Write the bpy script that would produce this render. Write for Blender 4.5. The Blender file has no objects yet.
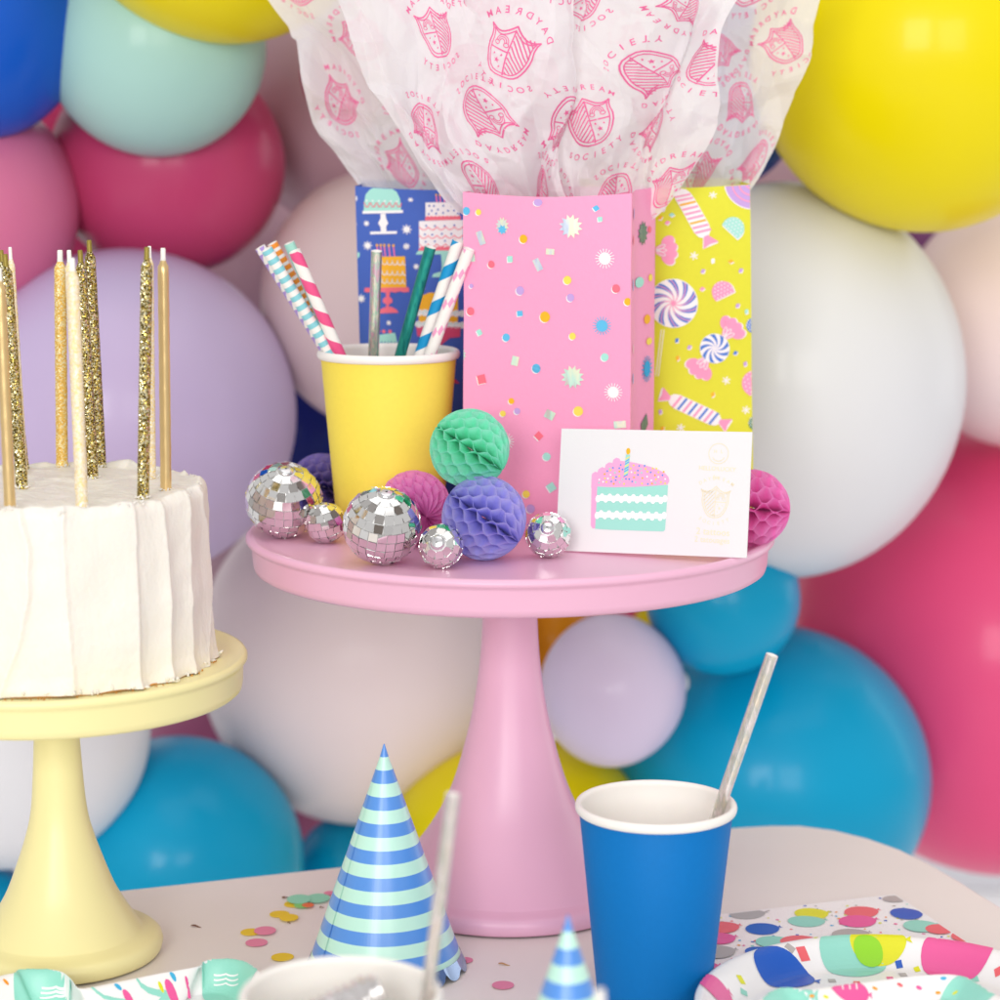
import bpy, math, random
from mathutils import Vector, Matrix, noise
from mathutils.geometry import tessellate_polygon
R_ = math.radians
PI = math.pi
scene = bpy.context.scene
COL = scene.collection

# ------------------------------------------------------------------ camera
PITCH = R_(9.2)
FPX = 2300.0
ZC = 0.4185
cd = bpy.data.cameras.new('camera')
cam = bpy.data.objects.new('camera', cd)
COL.objects.link(cam)
cam.location = (0, 0, ZC)
cam.rotation_euler = (PI / 2 - PITCH, 0, 0)
cd.sensor_width = 36
cd.lens = 36 * FPX / 1000
cd.clip_end = 50
cd.clip_start = 0.02
cd.dof.use_dof = True
cd.dof.focus_distance = 1.165
cd.dof.aperture_fstop = 6.6
scene.camera = cam
CP, SP = math.cos(PITCH), math.sin(PITCH)

def ray(u, v):
    a = (u - 500) / FPX; b = (500 - v) / FPX
    return Vector((a, CP + b * SP, -SP + b * CP))
def at_y(u, v, y):
    d = ray(u, v)
    return Vector((d.x * y / d.y, y, ZC + d.z * y / d.y))
def at_z(u, v, z=0.0):
    d = ray(u, v); t = (z - ZC) / d.z
    return Vector((d.x * t, d.y * t, z))
def depth(p):
    return p[1] * CP - (p[2] - ZC) * SP
def rest(u, v, rpx, zb):
    """centre and radius of a ball that touches a surface at height zb"""
    r = rpx / FPX * 1.18
    for _ in range(8):
        c = at_z(u, v, zb + r); r = rpx / FPX * depth(c)
    return c, r

# ------------------------------------------------------------------ helpers
def s2l(c):
    return tuple(((x / 255) / 12.92 if x / 255 <= .04045 else ((x / 255 + .055) / 1.055) ** 2.4) for x in c)

_mats = {}
def mat(name, rgb, rough=.5, metal=0., coat=0., sss=0., bump=0., bscale=300., var=0., vscale=40., transl=0., sheen=0., spec=None, coatr=.1):
    if name in _mats: return _mats[name]
    m = bpy.data.materials.new(name); m.use_nodes = True
    nt = m.node_tree; b = nt.nodes['Principled BSDF']
    c = s2l(rgb) + (1,)
    b.inputs['Base Color'].default_value = c
    b.inputs['Roughness'].default_value = rough
    b.inputs['Metallic'].default_value = metal
    b.inputs['Coat Weight'].default_value = coat
    b.inputs['Coat Roughness'].default_value = coatr
    if spec is not None: b.inputs['Specular IOR Level'].default_value = spec
    if sheen: b.inputs['Sheen Weight'].default_value = sheen
    if sss:
        b.inputs['Subsurface Weight'].default_value = sss
        b.inputs['Subsurface Radius'].default_value = (1, .6, .4)
        b.inputs['Subsurface Scale'].default_value = .006
    if bump or var:
        tc = nt.nodes.new('ShaderNodeTexCoord')
    if bump:
        n = nt.nodes.new('ShaderNodeTexNoise'); n.inputs['Scale'].default_value = bscale; n.inputs['Detail'].default_value = 4
        nt.links.new(tc.outputs['Object'], n.inputs['Vector'])
        bp = nt.nodes.new('ShaderNodeBump'); bp.inputs['Strength'].default_value = bump; bp.inputs['Distance'].default_value = .001
        nt.links.new(n.outputs['Fac'], bp.inputs['Height']); nt.links.new(bp.outputs['Normal'], b.inputs['Normal'])
    if var:
        n = nt.nodes.new('ShaderNodeTexNoise'); n.inputs['Scale'].default_value = vscale; n.inputs['Detail'].default_value = 5
        nt.links.new(tc.outputs['Object'], n.inputs['Vector'])
        mx = nt.nodes.new('ShaderNodeMix'); mx.data_type = 'RGBA'
        mx.inputs[6].default_value = tuple(x * (1 - var) for x in c[:3]) + (1,)
        mx.inputs[7].default_value = tuple(min(1, x * (1 + var)) for x in c[:3]) + (1,)
        nt.links.new(n.outputs['Fac'], mx.inputs[0]); nt.links.new(mx.outputs[2], b.inputs['Base Color'])
    if transl:
        t = nt.nodes.new('ShaderNodeBsdfTranslucent'); t.inputs['Color'].default_value = c
        ms = nt.nodes.new('ShaderNodeMixShader'); ms.inputs[0].default_value = transl
        out = nt.nodes['Material Output']
        nt.links.new(b.outputs[0], ms.inputs[1]); nt.links.new(t.outputs[0], ms.inputs[2]); nt.links.new(ms.outputs[0], out.inputs[0])
    _mats[name] = m
    return m

class MB:
    def __init__(s): s.v = []; s.f = []; s.m = []; s.sm = []
    def add(s, vs, fs, m=0, smooth=True, xf=None):
        o = len(s.v)
        s.v += [tuple(xf @ Vector(p)) for p in vs] if xf is not None else [tuple(p) for p in vs]
        for f in fs:
            s.f.append(tuple(i + o for i in f)); s.m.append(m); s.sm.append(smooth)
    def mesh(s, name, mats):
        me = bpy.data.meshes.new(name)
        me.from_pydata(s.v, [], s.f)
        for m in mats: me.materials.append(m)
        me.polygons.foreach_set('material_index', s.m)
        me.polygons.foreach_set('use_smooth', s.sm)
        me.update()
        return me
    def build(s, name, mats, parent=None, loc=None, sharp=None):
        if not isinstance(mats, (list, tuple)): mats = [mats]
        me = s.mesh(name, mats)
        if sharp: me.set_sharp_from_angle(angle=R_(sharp))
        o = bpy.data.objects.new(name, me); COL.objects.link(o)
        if parent: o.parent = parent
        if loc is not None: o.location = loc
        return o

def tag(o, label, cat, group=None):
    o['label'] = label; o['category'] = cat
    if group: o['group'] = group
    return o
def empty(name, loc, label, cat, group=None, rz=0):
    o = bpy.data.objects.new(name, None); COL.objects.link(o)
    o.location = loc; o.rotation_euler = (0, 0, rz); o.empty_display_size = .01
    return tag(o, label, cat, group)
def copy_tree(o, parent=None):
    c = o.copy(); COL.objects.link(c)
    if parent: c.parent = parent
    for ch in list(o.children): copy_tree(ch, c)
    return c

def lathe(prof, n=96, cap0=False, cap1=False, c=(0, 0, 0)):
    vs, fs = [], []
    for r, z in prof:
        for i in range(n):
            a = 2 * PI * i / n
            vs.append((c[0] + r * math.cos(a), c[1] + r * math.sin(a), c[2] + z))
    for k in range(len(prof) - 1):
        for i in range(n):
            j = (i + 1) % n
            fs.append((k * n + i, k * n + j, (k + 1) * n + j, (k + 1) * n + i))
    if cap0: fs.append(tuple(reversed(range(n))))
    if cap1: fs.append(tuple((len(prof) - 1) * n + i for i in range(n)))
    return vs, fs

def smooth_prof(pts, n=8):
    """Catmull-Rom through (r,z) points"""
    out = []
    P = [pts[0]] + list(pts) + [pts[-1]]
    for i in range(1, len(P) - 2):
        p0, p1, p2, p3 = P[i - 1], P[i], P[i + 1], P[i + 2]
        for k in range(n):
            t = k / n
            out.append(tuple(.5 * (2 * p1[d] + (p2[d] - p0[d]) * t + (2 * p0[d] - 5 * p1[d] + 4 * p2[d] - p3[d]) * t * t + (3 * p1[d] - p0[d] - 3 * p2[d] + p3[d]) * t ** 3) for d in (0, 1)))
    out.append(tuple(pts[-1]))
    return out

def align(dirv):
    """rotation taking +Z to dirv"""
    return Vector((0, 0, 1)).rotation_difference(Vector(dirv).normalized()).to_matrix().to_4x4()

# ------------------------------------------------------------------ 2-D printing
_glyph = {}
def glyphs(txt, bold=0.0):
    key = (txt, bold)
    if key in _glyph: return _glyph[key]
    cu = bpy.data.curves.new('lettering', 'FONT'); cu.body = txt; cu.size = 1; cu.offset = bold; cu.resolution_u = 3
    o = bpy.data.objects.new('lettering', cu); COL.objects.link(o)
    dg = bpy.context.evaluated_depsgraph_get()
    me = o.evaluated_get(dg).to_mesh()
    vs = [(v.co.x, v.co.y) for v in me.vertices]
    tris = []
    me.calc_loop_triangles()
    for t in me.loop_triangles: tris.append(tuple(vs[i] for i in t.vertices))
    o.evaluated_get(dg).to_mesh_clear()
    bpy.data.objects.remove(o); bpy.data.curves.remove(cu)
    xs = [p[0] for t in tris for p in t] or [0, .3]
    _glyph[key] = (tris, min(xs), max(xs))
    return _glyph[key]

class Print:
    """collects flat coloured shapes (x, y, colour slot, layer)"""
    def __init__(s): s.t = []
    def poly(s, pts, m, L=1):
        if len(pts) == 3: s.t.append((tuple(pts), m, L)); return
        for tr in tessellate_polygon([[Vector((p[0], p[1], 0)) for p in pts]]):
            s.t.append((tuple(tuple(pts[i][:2]) for i in tr), m, L))
    def ell(s, x, y, rx, ry=None, m=0, L=1, rot=0, n=20):
        ry = rx if ry is None else ry
        c, sn = math.cos(rot), math.sin(rot)
        s.poly([(x + rx * math.cos(2 * PI * i / n) * c - ry * math.sin(2 * PI * i / n) * sn, y + rx * math.cos(2 * PI * i / n) * sn + ry * math.sin(2 * PI * i / n) * c) for i in range(n)], m, L)
    def rect(s, x, y, w, h, m, L=1, rot=0):
        c, sn = math.cos(rot), math.sin(rot)
        s.poly([(x + a * w / 2 * c - b * h / 2 * sn, y + a * w / 2 * sn + b * h / 2 * c) for a, b in ((-1, -1), (1, -1), (1, 1), (-1, 1))], m, L)
    def star(s, x, y, r, r2, n, m, L=1, rot=0, sx=1):
        s.poly([(x + sx * (r if i % 2 == 0 else r2) * math.cos(PI * i / n + rot), y + (r if i % 2 == 0 else r2) * math.sin(PI * i / n + rot)) for i in range(2 * n)], m, L)
    def burst(s, x, y, r, n, w, m, L=1, sx=1):
        for i in range(n):
            a = 2 * PI * i / n
            c, sn = math.cos(a), math.sin(a)
            s.poly([(x + sx * (p * r * c - q * w * sn), y + p * r * sn + q * w * c) for p, q in ((0, -.5), (1, -1), (1, 1), (0, .5))], m, L)
        s.ell(x, y, r * .62 * sx, r * .62, m, L + 1, n=16)
    def stroke(s, pts, w, m, L=1, closed=False):
        P = list(pts) + ([pts[0]] if closed else [])
        for a, b in zip(P, P[1:]):
            dx, dy = b[0] - a[0], b[1] - a[1]; l = math.hypot(dx, dy)
            if l < 1e-9: continue
            nx, ny = -dy / l * w / 2, dx / l * w / 2; ex, ey = dx / l * w * .25, dy / l * w * .25
            s.poly([(a[0] - ex + nx, a[1] - ey + ny), (a[0] - ex - nx, a[1] - ey - ny), (b[0] + ex - nx, b[1] + ey - ny), (b[0] + ex + nx, b[1] + ey + ny)], m, L)
    def text(s, txt, x, y, size, m, L=1, bold=0., rot=0, center=True):
        tr, x0, x1 = glyphs(txt, bold)
        ox = (x0 + x1) / 2 if center else x0
        c, sn = math.cos(rot) * size, math.sin(rot) * size
        for t in tr:
            s.t.append((tuple((x + (p[0] - ox) * c - (p[1] - .34) * sn, y + (p[0] - ox) * sn + (p[1] - .34) * c) for p in t), m, L))
    def arc_text(s, txt, cx, cy, r, size, m, a0, step, L=1, bold=0., up=True):
        n = len(txt)
        for i, ch in enumerate(txt):
            if up:
                a = a0 - (i - (n - 1) / 2) * step
                s.text(ch, cx + r * math.cos(a), cy + r * math.sin(a), size, m, L, bold, a - PI / 2)
            else:
                a = a0 + (i - (n - 1) / 2) * step
                s.text(ch, cx + r * math.cos(a), cy + r * math.sin(a), size, m, L, bold, a + PI / 2)
    def xf(s, x, y, k=1, rot=0, mirror=False):
        q = Print(); c, sn = math.cos(rot) * k, math.sin(rot) * k; f = -1 if mirror else 1
        for t, m, L in s.t:
            q.t.append((tuple((x + p[0] * f * c - p[1] * sn, y + p[0] * f * sn + p[1] * c) for p in t), m, L))
        return q
    def merge(s, o): s.t += o.t
    def emit(s, mb, mp, clip=None, maxlen=None, slot=lambda m: m):
        for t, m, L in s.t:
            polys = [list(t)]
            if clip:
                polys = [clip_rect(list(t), *clip)]
            for p in polys:
                if len(p) < 3: continue
                tris = [(p[0], p[i], p[i + 1]) for i in range(1, len(p) - 1)]
                if maxlen: tris = [q for tr in tris for q in subdiv(tr, maxlen)]
                for tr in tris:
                    ar = (tr[1][0] - tr[0][0]) * (tr[2][1] - tr[0][1]) - (tr[2][0] - tr[0][0]) * (tr[1][1] - tr[0][1])
                    if abs(ar) < 1e-13: continue
                    if ar < 0: tr = (tr[0], tr[2], tr[1])
                    mb.add([mp(q[0], q[1], L) for q in tr], [(0, 1, 2)], slot(m), False)

def clip_rect(p, x0, y0, x1, y1):
    for ax, val, sg in ((0, x0, 1), (0, x1, -1), (1, y0, 1), (1, y1, -1)):
        out = []
        for i in range(len(p)):
            a, b = p[i - 1], p[i]
            da, db = (a[ax] - val) * sg, (b[ax] - val) * sg
            if (da >= 0) != (db >= 0):
                t = da / (da - db); out.append((a[0] + (b[0] - a[0]) * t, a[1] + (b[1] - a[1]) * t))
            if db >= 0: out.append(b)
        p = out
        if not p: return p
    return p
def subdiv(t, ml):
    st = [t]; out = []
    while st:
        a, b, c = st.pop()
        l = [math.dist(a, b), math.dist(b, c), math.dist(c, a)]
        k = l.index(max(l))
        if l[k] <= ml: out.append((a, b, c)); continue
        if k == 1: a, b, c = b, c, a
        elif k == 2: a, b, c = c, a, b
        m = ((a[0] + b[0]) / 2, (a[1] + b[1]) / 2)
        st += [(a, m, c), (m, b, c)]
    return out

# ------------------------------------------------------------------ world and lamps
w = bpy.data.worlds.new('World'); scene.world = w; w.use_nodes = True
nt = w.node_tree; bg = nt.nodes['Background']
tc = nt.nodes.new('ShaderNodeTexCoord'); nz = nt.nodes.new('ShaderNodeTexNoise')
nz.inputs['Scale'].default_value = 2.2; nz.inputs['Detail'].default_value = 2.5
nt.links.new(tc.outputs['Generated'], nz.inputs['Vector'])
cr = nt.nodes.new('ShaderNodeValToRGB')
cr.color_ramp.elements[0].position = .36; cr.color_ramp.elements[0].color = (.24, .20, .18, 1)
cr.color_ramp.elements[1].position = .50; cr.color_ramp.elements[1].color = (.78, .76, .76, 1)
nt.links.new(nz.outputs['Fac'], cr.inputs['Fac']); nt.links.new(cr.outputs['Color'], bg.inputs['Color'])
bg.inputs['Strength'].default_value = .84

def area(name, loc, target, sx, sy, power, color=(1, 1, 1)):
    l = bpy.data.lights.new(name, 'AREA'); l.shape = 'RECTANGLE'; l.size = sx; l.size_y = sy; l.energy = power; l.color = color
    o = bpy.data.objects.new(name, l); COL.objects.link(o); o.location = loc
    d = Vector(target) - Vector(loc); o.rotation_euler = d.to_track_quat('-Z', 'Y').to_euler()
    return o
T0 = (.05, 1.3, .2)
area('window_light_a', (-.70, -1.85, 1.0), T0, .95, 1.1, 38, (1, .985, .96))
area('window_light_b', (.60, -1.85, .95), T0, .95, 1.1, 20, (1, .985, .96))
area('ceiling_bounce', (.3, .9, 2.3), (.1, 1.4, 0), 2.2, 2.2, 13, (1, .98, .97))

area('added_side_light', (2.1, 2.55, .55), (.7, 2.3, -.1), 1.0, 1.6, 6, (1, 1, 1))  # added lamp: lifts the back wall and floor, rims the balloons

scene.view_settings.view_transform = 'Standard'
scene.view_settings.look = 'None'
scene.view_settings.exposure = 0
scene.view_settings.gamma = 1
scene.view_settings.use_curve_mapping = False
scene.cycles.use_denoising = True
scene.cycles.max_bounces = 8

# ------------------------------------------------------------------ setting
def struct(o): o['kind'] = 'structure'; return o
mb = MB(); mb.add([(-6, -6, 0), (6, -6, 0), (6, 3.45, 0), (-6, 3.45, 0)], [(0, 1, 2, 3)], 0, False)
struct(mb.build('floor', mat('floor paint', (250, 250, 252), .55, var=.04, vscale=3), loc=(0, 0, -.75)))
mb = MB(); mb.add([(-6, 3.45, -.75), (6, 3.45, -.75), (6, 3.45, 2.4), (-6, 3.45, 2.4)], [(0, 1, 2, 3)], 0, False)
struct(mb.build('wall', mat('wall paint', (251, 251, 252), .7, var=.02, vscale=2)))
mb = MB()
def box(mb, x0, y0, z0, x1, y1, z1, m=0, xf=None):
    v = [(x0, y0, z0), (x1, y0, z0), (x1, y1, z0), (x0, y1, z0), (x0, y0, z1), (x1, y0, z1), (x1, y1, z1), (x0, y1, z1)]
    mb.add(v, [(3, 2, 1, 0), (4, 5, 6, 7), (0, 1, 5, 4), (1, 2, 6, 5), (2, 3, 7, 6), (3, 0, 4, 7)], m, False, xf)
box(mb, -6, 3.42, -.748, 6, 3.449, -.66)
struct(mb.build('wall_skirting', mat('skirting', (225, 226, 232), .5)))

# table
tb = empty('party_table', (0, 0, 0), 'off white table with one rounded corner holding the whole party spread', 'table')
edge = [at_z(-260, 930), at_z(0, 903.5), at_z(110, 890.5), at_z(338, 866), at_z(560, 843.5), at_z(700, 829.5), at_z(735, 826.5), at_z(770, 824.5), at_z(800, 824.5), at_z(835, 829), at_z(870, 837.5), at_z(900, 848), at_z(930, 862.5), at_z(960, 880), at_z(1000, 905), at_z(1060, 945), at_z(1130, 1000)]
edge = [(p.x, p.y) for p in edge]
out = edge + [(edge[-1][0] + .12, .55), (.25, .40), (-.55, .40)]
def slab(mb, pts, z0, z1, bev=.003):
    n = len(pts)
    cx = sum(p[0] for p in pts) / n; cy = sum(p[1] for p in pts) / n
    def ins(d):
        r = []
        for i in range(n):
            a, b, c = Vector(pts[i - 1]), Vector(pts[i]), Vector(pts[(i + 1) % n])
            t = (c - a).normalized(); nn = Vector((t.y, -t.x))
            if nn.dot(b - Vector((cx, cy))) < 0: nn = -nn
            r.append(b - nn * d)
        return r
    rings = [(ins(bev), z0), (ins(0), z0 + bev), (ins(0), z1 - bev), (ins(bev * .3), z1 - bev * .3), (ins(bev), z1)]
    vs = [(p[0], p[1], z) for ps, z in rings for p in ps]
    fs = []
    for k in range(len(rings) - 1):
        for i in range(n):
            j = (i + 1) % n; fs.append((k * n + i, (k + 1) * n + i, (k + 1) * n + j, k * n + j))
    k = (len(rings) - 1) * n
    mb.add(vs, fs, 0, False)
    for tr in tessellate_polygon([[Vector((p[0], p[1], 0)) for p in rings[-1][0]]]):
        mb.add([(rings[-1][0][i][0], rings[-1][0][i][1], z1) for i in tr], [(0, 1, 2)], 0, False)
    for tr in tessellate_polygon([[Vector((p[0], p[1], 0)) for p in rings[0][0]]]):
        mb.add([(rings[0][0][i][0], rings[0][0][i][1], z0) for i in tr], [(0, 2, 1)], 0, False)
mb = MB(); slab(mb, out, -.028, 0)
mtab = mat('table laminate', (243, 236, 230), .42, bump=.10, bscale=700, var=.035, vscale=14)
mb.build('tabletop', mtab, tb)
for (x, y) in ((.5, 1.0), (-.45, .52), (.30, .50), (-.40, 1.02)):
    m2 = MB(); m2.add(*lathe([(.016, 0), (.022, .72)], 24, True, True)); m2.build('leg', mat('table leg', (210, 205, 205), .4), tb, (x, y, -.749))

# ------------------------------------------------------------------ balloons
random.seed(4)
def latex(name, rgb, rough=.36, transl=.10, sss=0):
    return mat('latex ' + name, rgb, rough, coat=.16, coatr=.13, transl=transl, var=.03, vscale=10, spec=.2)
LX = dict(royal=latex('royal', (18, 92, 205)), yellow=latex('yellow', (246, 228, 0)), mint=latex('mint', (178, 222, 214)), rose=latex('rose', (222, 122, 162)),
          berry=latex('berry', (200, 70, 116)), shaded_pink=latex('shaded_pink', (205, 170, 182)), lilac=latex('lilac', (210, 192, 230)), dusty=latex('dusty', (236, 214, 216)),  # mauve tone is pale pink with shade put into the colour
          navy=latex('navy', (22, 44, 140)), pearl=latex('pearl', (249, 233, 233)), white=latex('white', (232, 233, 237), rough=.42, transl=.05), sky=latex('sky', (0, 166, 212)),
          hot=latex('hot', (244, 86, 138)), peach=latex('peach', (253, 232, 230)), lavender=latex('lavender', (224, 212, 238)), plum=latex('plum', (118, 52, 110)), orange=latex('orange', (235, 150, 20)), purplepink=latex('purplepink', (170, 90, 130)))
GB = 'party balloons of the wall behind the table'
def balloon(u, v, rx, rz, y, colr, label, knot=None):
    c = at_y(u, v, y); k = depth(c) / FPX
    a, b = rx * k, rz * k
    o_ = bpy.data.objects.new('balloon', None)
    prof = []
    n = 40
    for i in range(n + 1):
        t = PI * i / n
        r = math.sin(t); z = -math.cos(t)
        if z > .0:
            z = z * (1 + .12 * z); r *= 1 - .05 * z
        prof.append((max(r, .002), z))
    mb = MB(); ax = Vector(knot) if knot else Vector((random.uniform(-.35, .35), 1, random.uniform(-.35, .35)))
    rot = align(ax)
    S = Matrix.Diagonal((a, (a + b) / 2, b, 1))
    mb.add(*lathe(prof, 72), 0, True, S @ rot)
    m_ = min(a, b)
    e = (S @ rot) @ Vector((0, 0, 1.11))
    kn = lathe([(.004, -.002), (.005, .002), (.0042, .005), (.003, .0065), (.0045, .009), (.0075, .0135), (.008, .015), (.006, .0155), (.0008, .012)], 20)
    main = mb.build('balloon', LX[colr], loc=c)
    k2 = MB(); k2.add(*kn, 0, True, Matrix.Translation(e) @ align(ax))
    if knot: k2.build('knot', LX['white'] if colr == 'lavender' else LX[colr], main)
    else: k2.build('knot', LX[colr], main)
    bpy.data.objects.remove(o_)
    return tag(main, label, 'balloon', GB)
for row in [
    (-22, 18, 108, 122, 1.50, 'royal', 'royal blue balloon cut off by the top left corner'),
    (225, -125, 166, 168, 1.47, 'yellow', 'glossy yellow balloon above the mint one, left of the tissue paper'),
    (155, 46, 111, 110, 1.52, 'mint', 'pale mint balloon under the top left yellow balloon'),
    (-18, 207, 97, 110, 1.54, 'rose', 'dusty rose balloon at the left edge above the lilac one'),
    (168, 165, 118, 112, 1.60, 'berry', 'deep berry pink balloon between the mint and the large lilac balloon'),
    (352, 100, 120, 130, 1.72, 'shaded_pink', 'pink balloon, colour darkened for shade, behind the upper left corner of the tissue'),
    (350, 72, 50, 58, 1.56, 'berry', 'small berry red balloon peeking out left of the tissue paper'),
    (128, 414, 168, 167, 1.54, 'lilac', 'large lilac balloon behind the gold cake candles'),
    (388, 300, 127, 132, 1.60, 'dusty', 'dusty pink balloon behind the blue cake patterned bag'),
    (300, 440, 75, 100, 1.76, 'navy', 'dark navy balloon showing between lilac balloon and yellow cup'),
    (362, 652, 163, 172, 1.66, 'pearl', 'large pearl pink balloon below the left side of pink cake stand'),
    (8, 727, 143, 141, 1.50, 'white', 'white balloon behind the yellow cake stand pedestal'),
    (178, 862, 127, 126, 1.55, 'sky', 'sky blue balloon resting behind the table between both cake stands'),
    (-30, 925, 70, 66, 1.50, 'sky', 'small sky blue balloon at left edge behind the table'),
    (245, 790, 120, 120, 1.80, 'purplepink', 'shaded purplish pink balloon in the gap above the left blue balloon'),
    (346, 872, 52, 56, 1.64, 'sky', 'small deep blue balloon behind the large striped party hat'),
    (522, 843, 136, 105, 1.575, 'yellow', 'yellow balloon behind the foot of the pink cake stand'),
    (612, 690, 72.5, 77, 1.50, 'lavender', 'small pale lilac balloon right of the pink pedestal', ),
    (723, 598, 77, 77, 1.53, 'sky', 'small blue balloon under the right edge of pink cake stand'),
    (772, 777, 158, 154, 1.62, 'sky', 'big blue balloon behind the blue paper cup'),
    (783, 380, 180, 199, 1.56, 'white', 'big white balloon behind the lime candy patterned bag'),
    (1003, 650, 215, 224, 1.80, 'hot', 'huge hot pink balloon at the right edge'),
    (1022, 322, 122, 126, 1.70, 'peach', 'pale blush balloon at right edge between yellow and hot pink ones'),
    (925, 52, 176, 180, 1.50, 'yellow', 'big yellow balloon in the top right corner'),
    (727, 96, 77, 92, 1.60, 'royal', 'royal blue balloon half hidden by the right side of the tissue'),
    (555, 640, 36, 44, 1.74, 'orange', 'orange balloon sliver under the plate of the pink stand'),
    (610, 640, 70, 60, 1.90, 'hot', 'reddish pink balloon sliver above the small lilac balloon'),
    (668, 640, 40, 45, 1.74, 'yellow', 'yellow balloon sliver between small lilac and small blue balloons'),
    (850, 200, 160, 120, 1.95, 'shaded_pink', 'pink balloon, colour darkened for shade, in the gap below the top right yellow one'),
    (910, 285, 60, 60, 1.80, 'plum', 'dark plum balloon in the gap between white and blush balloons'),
    (235, 270, 110, 120, 1.95, 'shaded_pink', 'pink balloon, colour darkened for shade, in the gap above the large lilac one'),
    (560, 400, 200, 230, 1.95, 'pearl', 'pearl balloon hidden mostly behind the three gift bags'),
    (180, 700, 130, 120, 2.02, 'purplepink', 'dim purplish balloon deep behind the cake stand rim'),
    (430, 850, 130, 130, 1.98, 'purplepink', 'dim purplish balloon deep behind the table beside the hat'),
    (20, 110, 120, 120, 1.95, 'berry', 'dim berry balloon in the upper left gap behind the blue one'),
    (240, 560, 90, 90, 1.88, 'shaded_pink', 'pink balloon, colour darkened for shade, glimpsed between lilac and pearl balloons'),
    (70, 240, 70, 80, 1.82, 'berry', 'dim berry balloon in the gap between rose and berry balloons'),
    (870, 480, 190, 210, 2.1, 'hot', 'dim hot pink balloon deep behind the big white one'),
]:
    kn = None
    if row[5] == 'lavender': kn = (1, .95, -.12)
    balloon(*row, knot=kn)
# ------------------------------------------------------------------ cake stands
def z_at(v, y):
    d = ray(500, v); return ZC + d.z * y / d.y
def cake_stand(cx, cy, H, Rp, col, rows, flange, label, kname):
    root = empty('cake_stand', (cx, cy, 0), label, 'cake stand')
    m = mat(kname, col, .38, coat=.12, coatr=.25, bump=.02, bscale=120, var=.02, vscale=15, spec=.45)
    k = Rp / .1417
    p = [(0.0005, H - .0032), (Rp * .90, H - .0032), (Rp * .935, H - .0028), (Rp * .965, H - .0008), (Rp * .98, H), (Rp * .992, H - .0004), (Rp, H - .0018), (Rp, H - .0034), (Rp * .992, H - .0046),
         (Rp * .981, H - .0054), (Rp * .978, H - .007), (Rp * .974, H - .0165), (Rp * .968, H - .0195), (Rp * .95, H - .0212), (Rp * .9, H - .0218), (Rp * .2, H - .0225), (.0005, H - .0225)]
    p = [(r, H - (H - z) * (.95 if k > .8 else .92)) for r, z in p]
    mb = MB(); vs, fs = lathe(list(reversed(p)), 160); mb.add(vs, fs); mb.build('plate', m, root, sharp=50)
    pts = []
    for v, hw in rows:
        z = z_at(v, cy); pts.append((hw / FPX * depth((0, cy, z)), z))
    pts[0] = (pts[0][0] * .96, H - .0225)
    fr = flange
    prof = smooth_prof(pts, 8)
    prof = [(r, z) for r, z in prof if z > .0125]
    r0 = prof[-1][0]
    prof += [(fr - .0045, .0118), (fr - .0035, .0112), (fr - .002, .0108), (fr, .009), (fr + .0008, .006), (fr, .0025), (fr - .001, .0012), (fr - .003, .0012)]
    mb = MB(); vs, fs = lathe(list(reversed(prof)), 128); mb.add(vs, fs); mb.build('pedestal', m, root, sharp=60)
    mb = MB(); mb.add(*lathe([(fr - .0035, .0002), (fr - .0025, .0013)], 96, True, True)); mb.build('foot_pad', mat('dark rubber', (60, 40, 45), .7), root)
    return root
PX, PY, PH = .0054, 1.221, .2048
cake_stand(PX, PY, PH, .1417, (240, 186, 213), [(610, 26.5), (640, 28.5), (680, 32.5), (715, 38.5), (746, 46), (775, 54.5), (800, 64.5), (820, 76), (840, 90), (858, 106), (872, 121)], .0735,
           'tall pastel pink cake stand carrying the gift bags and disco balls', 'pink enamel')
YX, YY, YH = -.2240, 1.128, .1570
cake_stand(YX, YY, YH, .0966, (248, 239, 176), [(732, 21.5), (770, 24.5), (810, 28), (835, 34), (860, 42.5), (888, 53.5), (910, 66), (928, 78), (940, 88), (948, 94)], .0500,
           'pastel yellow cake stand holding the white frosted cake', 'yellow enamel')
ZP = PH - .0032 * .95   # plate surfaces
ZY = YH - .0032 * .92

# ------------------------------------------------------------------ cake
random.seed(11)
KR, KH = .0793, .0895
mcake = bpy.data.materials.new('buttercream'); mcake.use_nodes = True
nt = mcake.node_tree; b = nt.nodes['Principled BSDF']
b.inputs['Base Color'].default_value = s2l((245, 240, 230)) + (1,); b.inputs['Roughness'].default_value = .48
b.inputs['Subsurface Weight'].default_value = .25; b.inputs['Subsurface Scale'].default_value = .004; b.inputs['Subsurface Radius'].default_value = (1, .8, .6)
tc = nt.nodes.new('ShaderNodeTexCoord')
mp_ = nt.nodes.new('ShaderNodeMapping'); mp_.inputs['Scale'].default_value = (1, 1, .45)
n1 = nt.nodes.new('ShaderNodeTexNoise'); n1.inputs['Scale'].default_value = 260; n1.inputs['Detail'].default_value = 5
n2 = nt.nodes.new('ShaderNodeTexVoronoi'); n2.inputs['Scale'].default_value = 420
nt.links.new(tc.outputs['Object'], mp_.inputs['Vector']); nt.links.new(mp_.outputs[0], n1.inputs['Vector']); nt.links.new(tc.outputs['Object'], n2.inputs['Vector'])
ad = nt.nodes.new('ShaderNodeMath'); ad.operation = 'MULTIPLY_ADD'; ad.inputs[1].default_value = .25
nt.links.new(n2.outputs['Distance'], ad.inputs[0]); nt.links.new(n1.outputs['Fac'], ad.inputs[2])
bp = nt.nodes.new('ShaderNodeBump'); bp.inputs['Strength'].default_value = .30; bp.inputs['Distance'].default_value = .0014
nt.links.new(ad.outputs[0], bp.inputs['Height']); nt.links.new(bp.outputs[0], b.inputs['Normal'])

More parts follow.
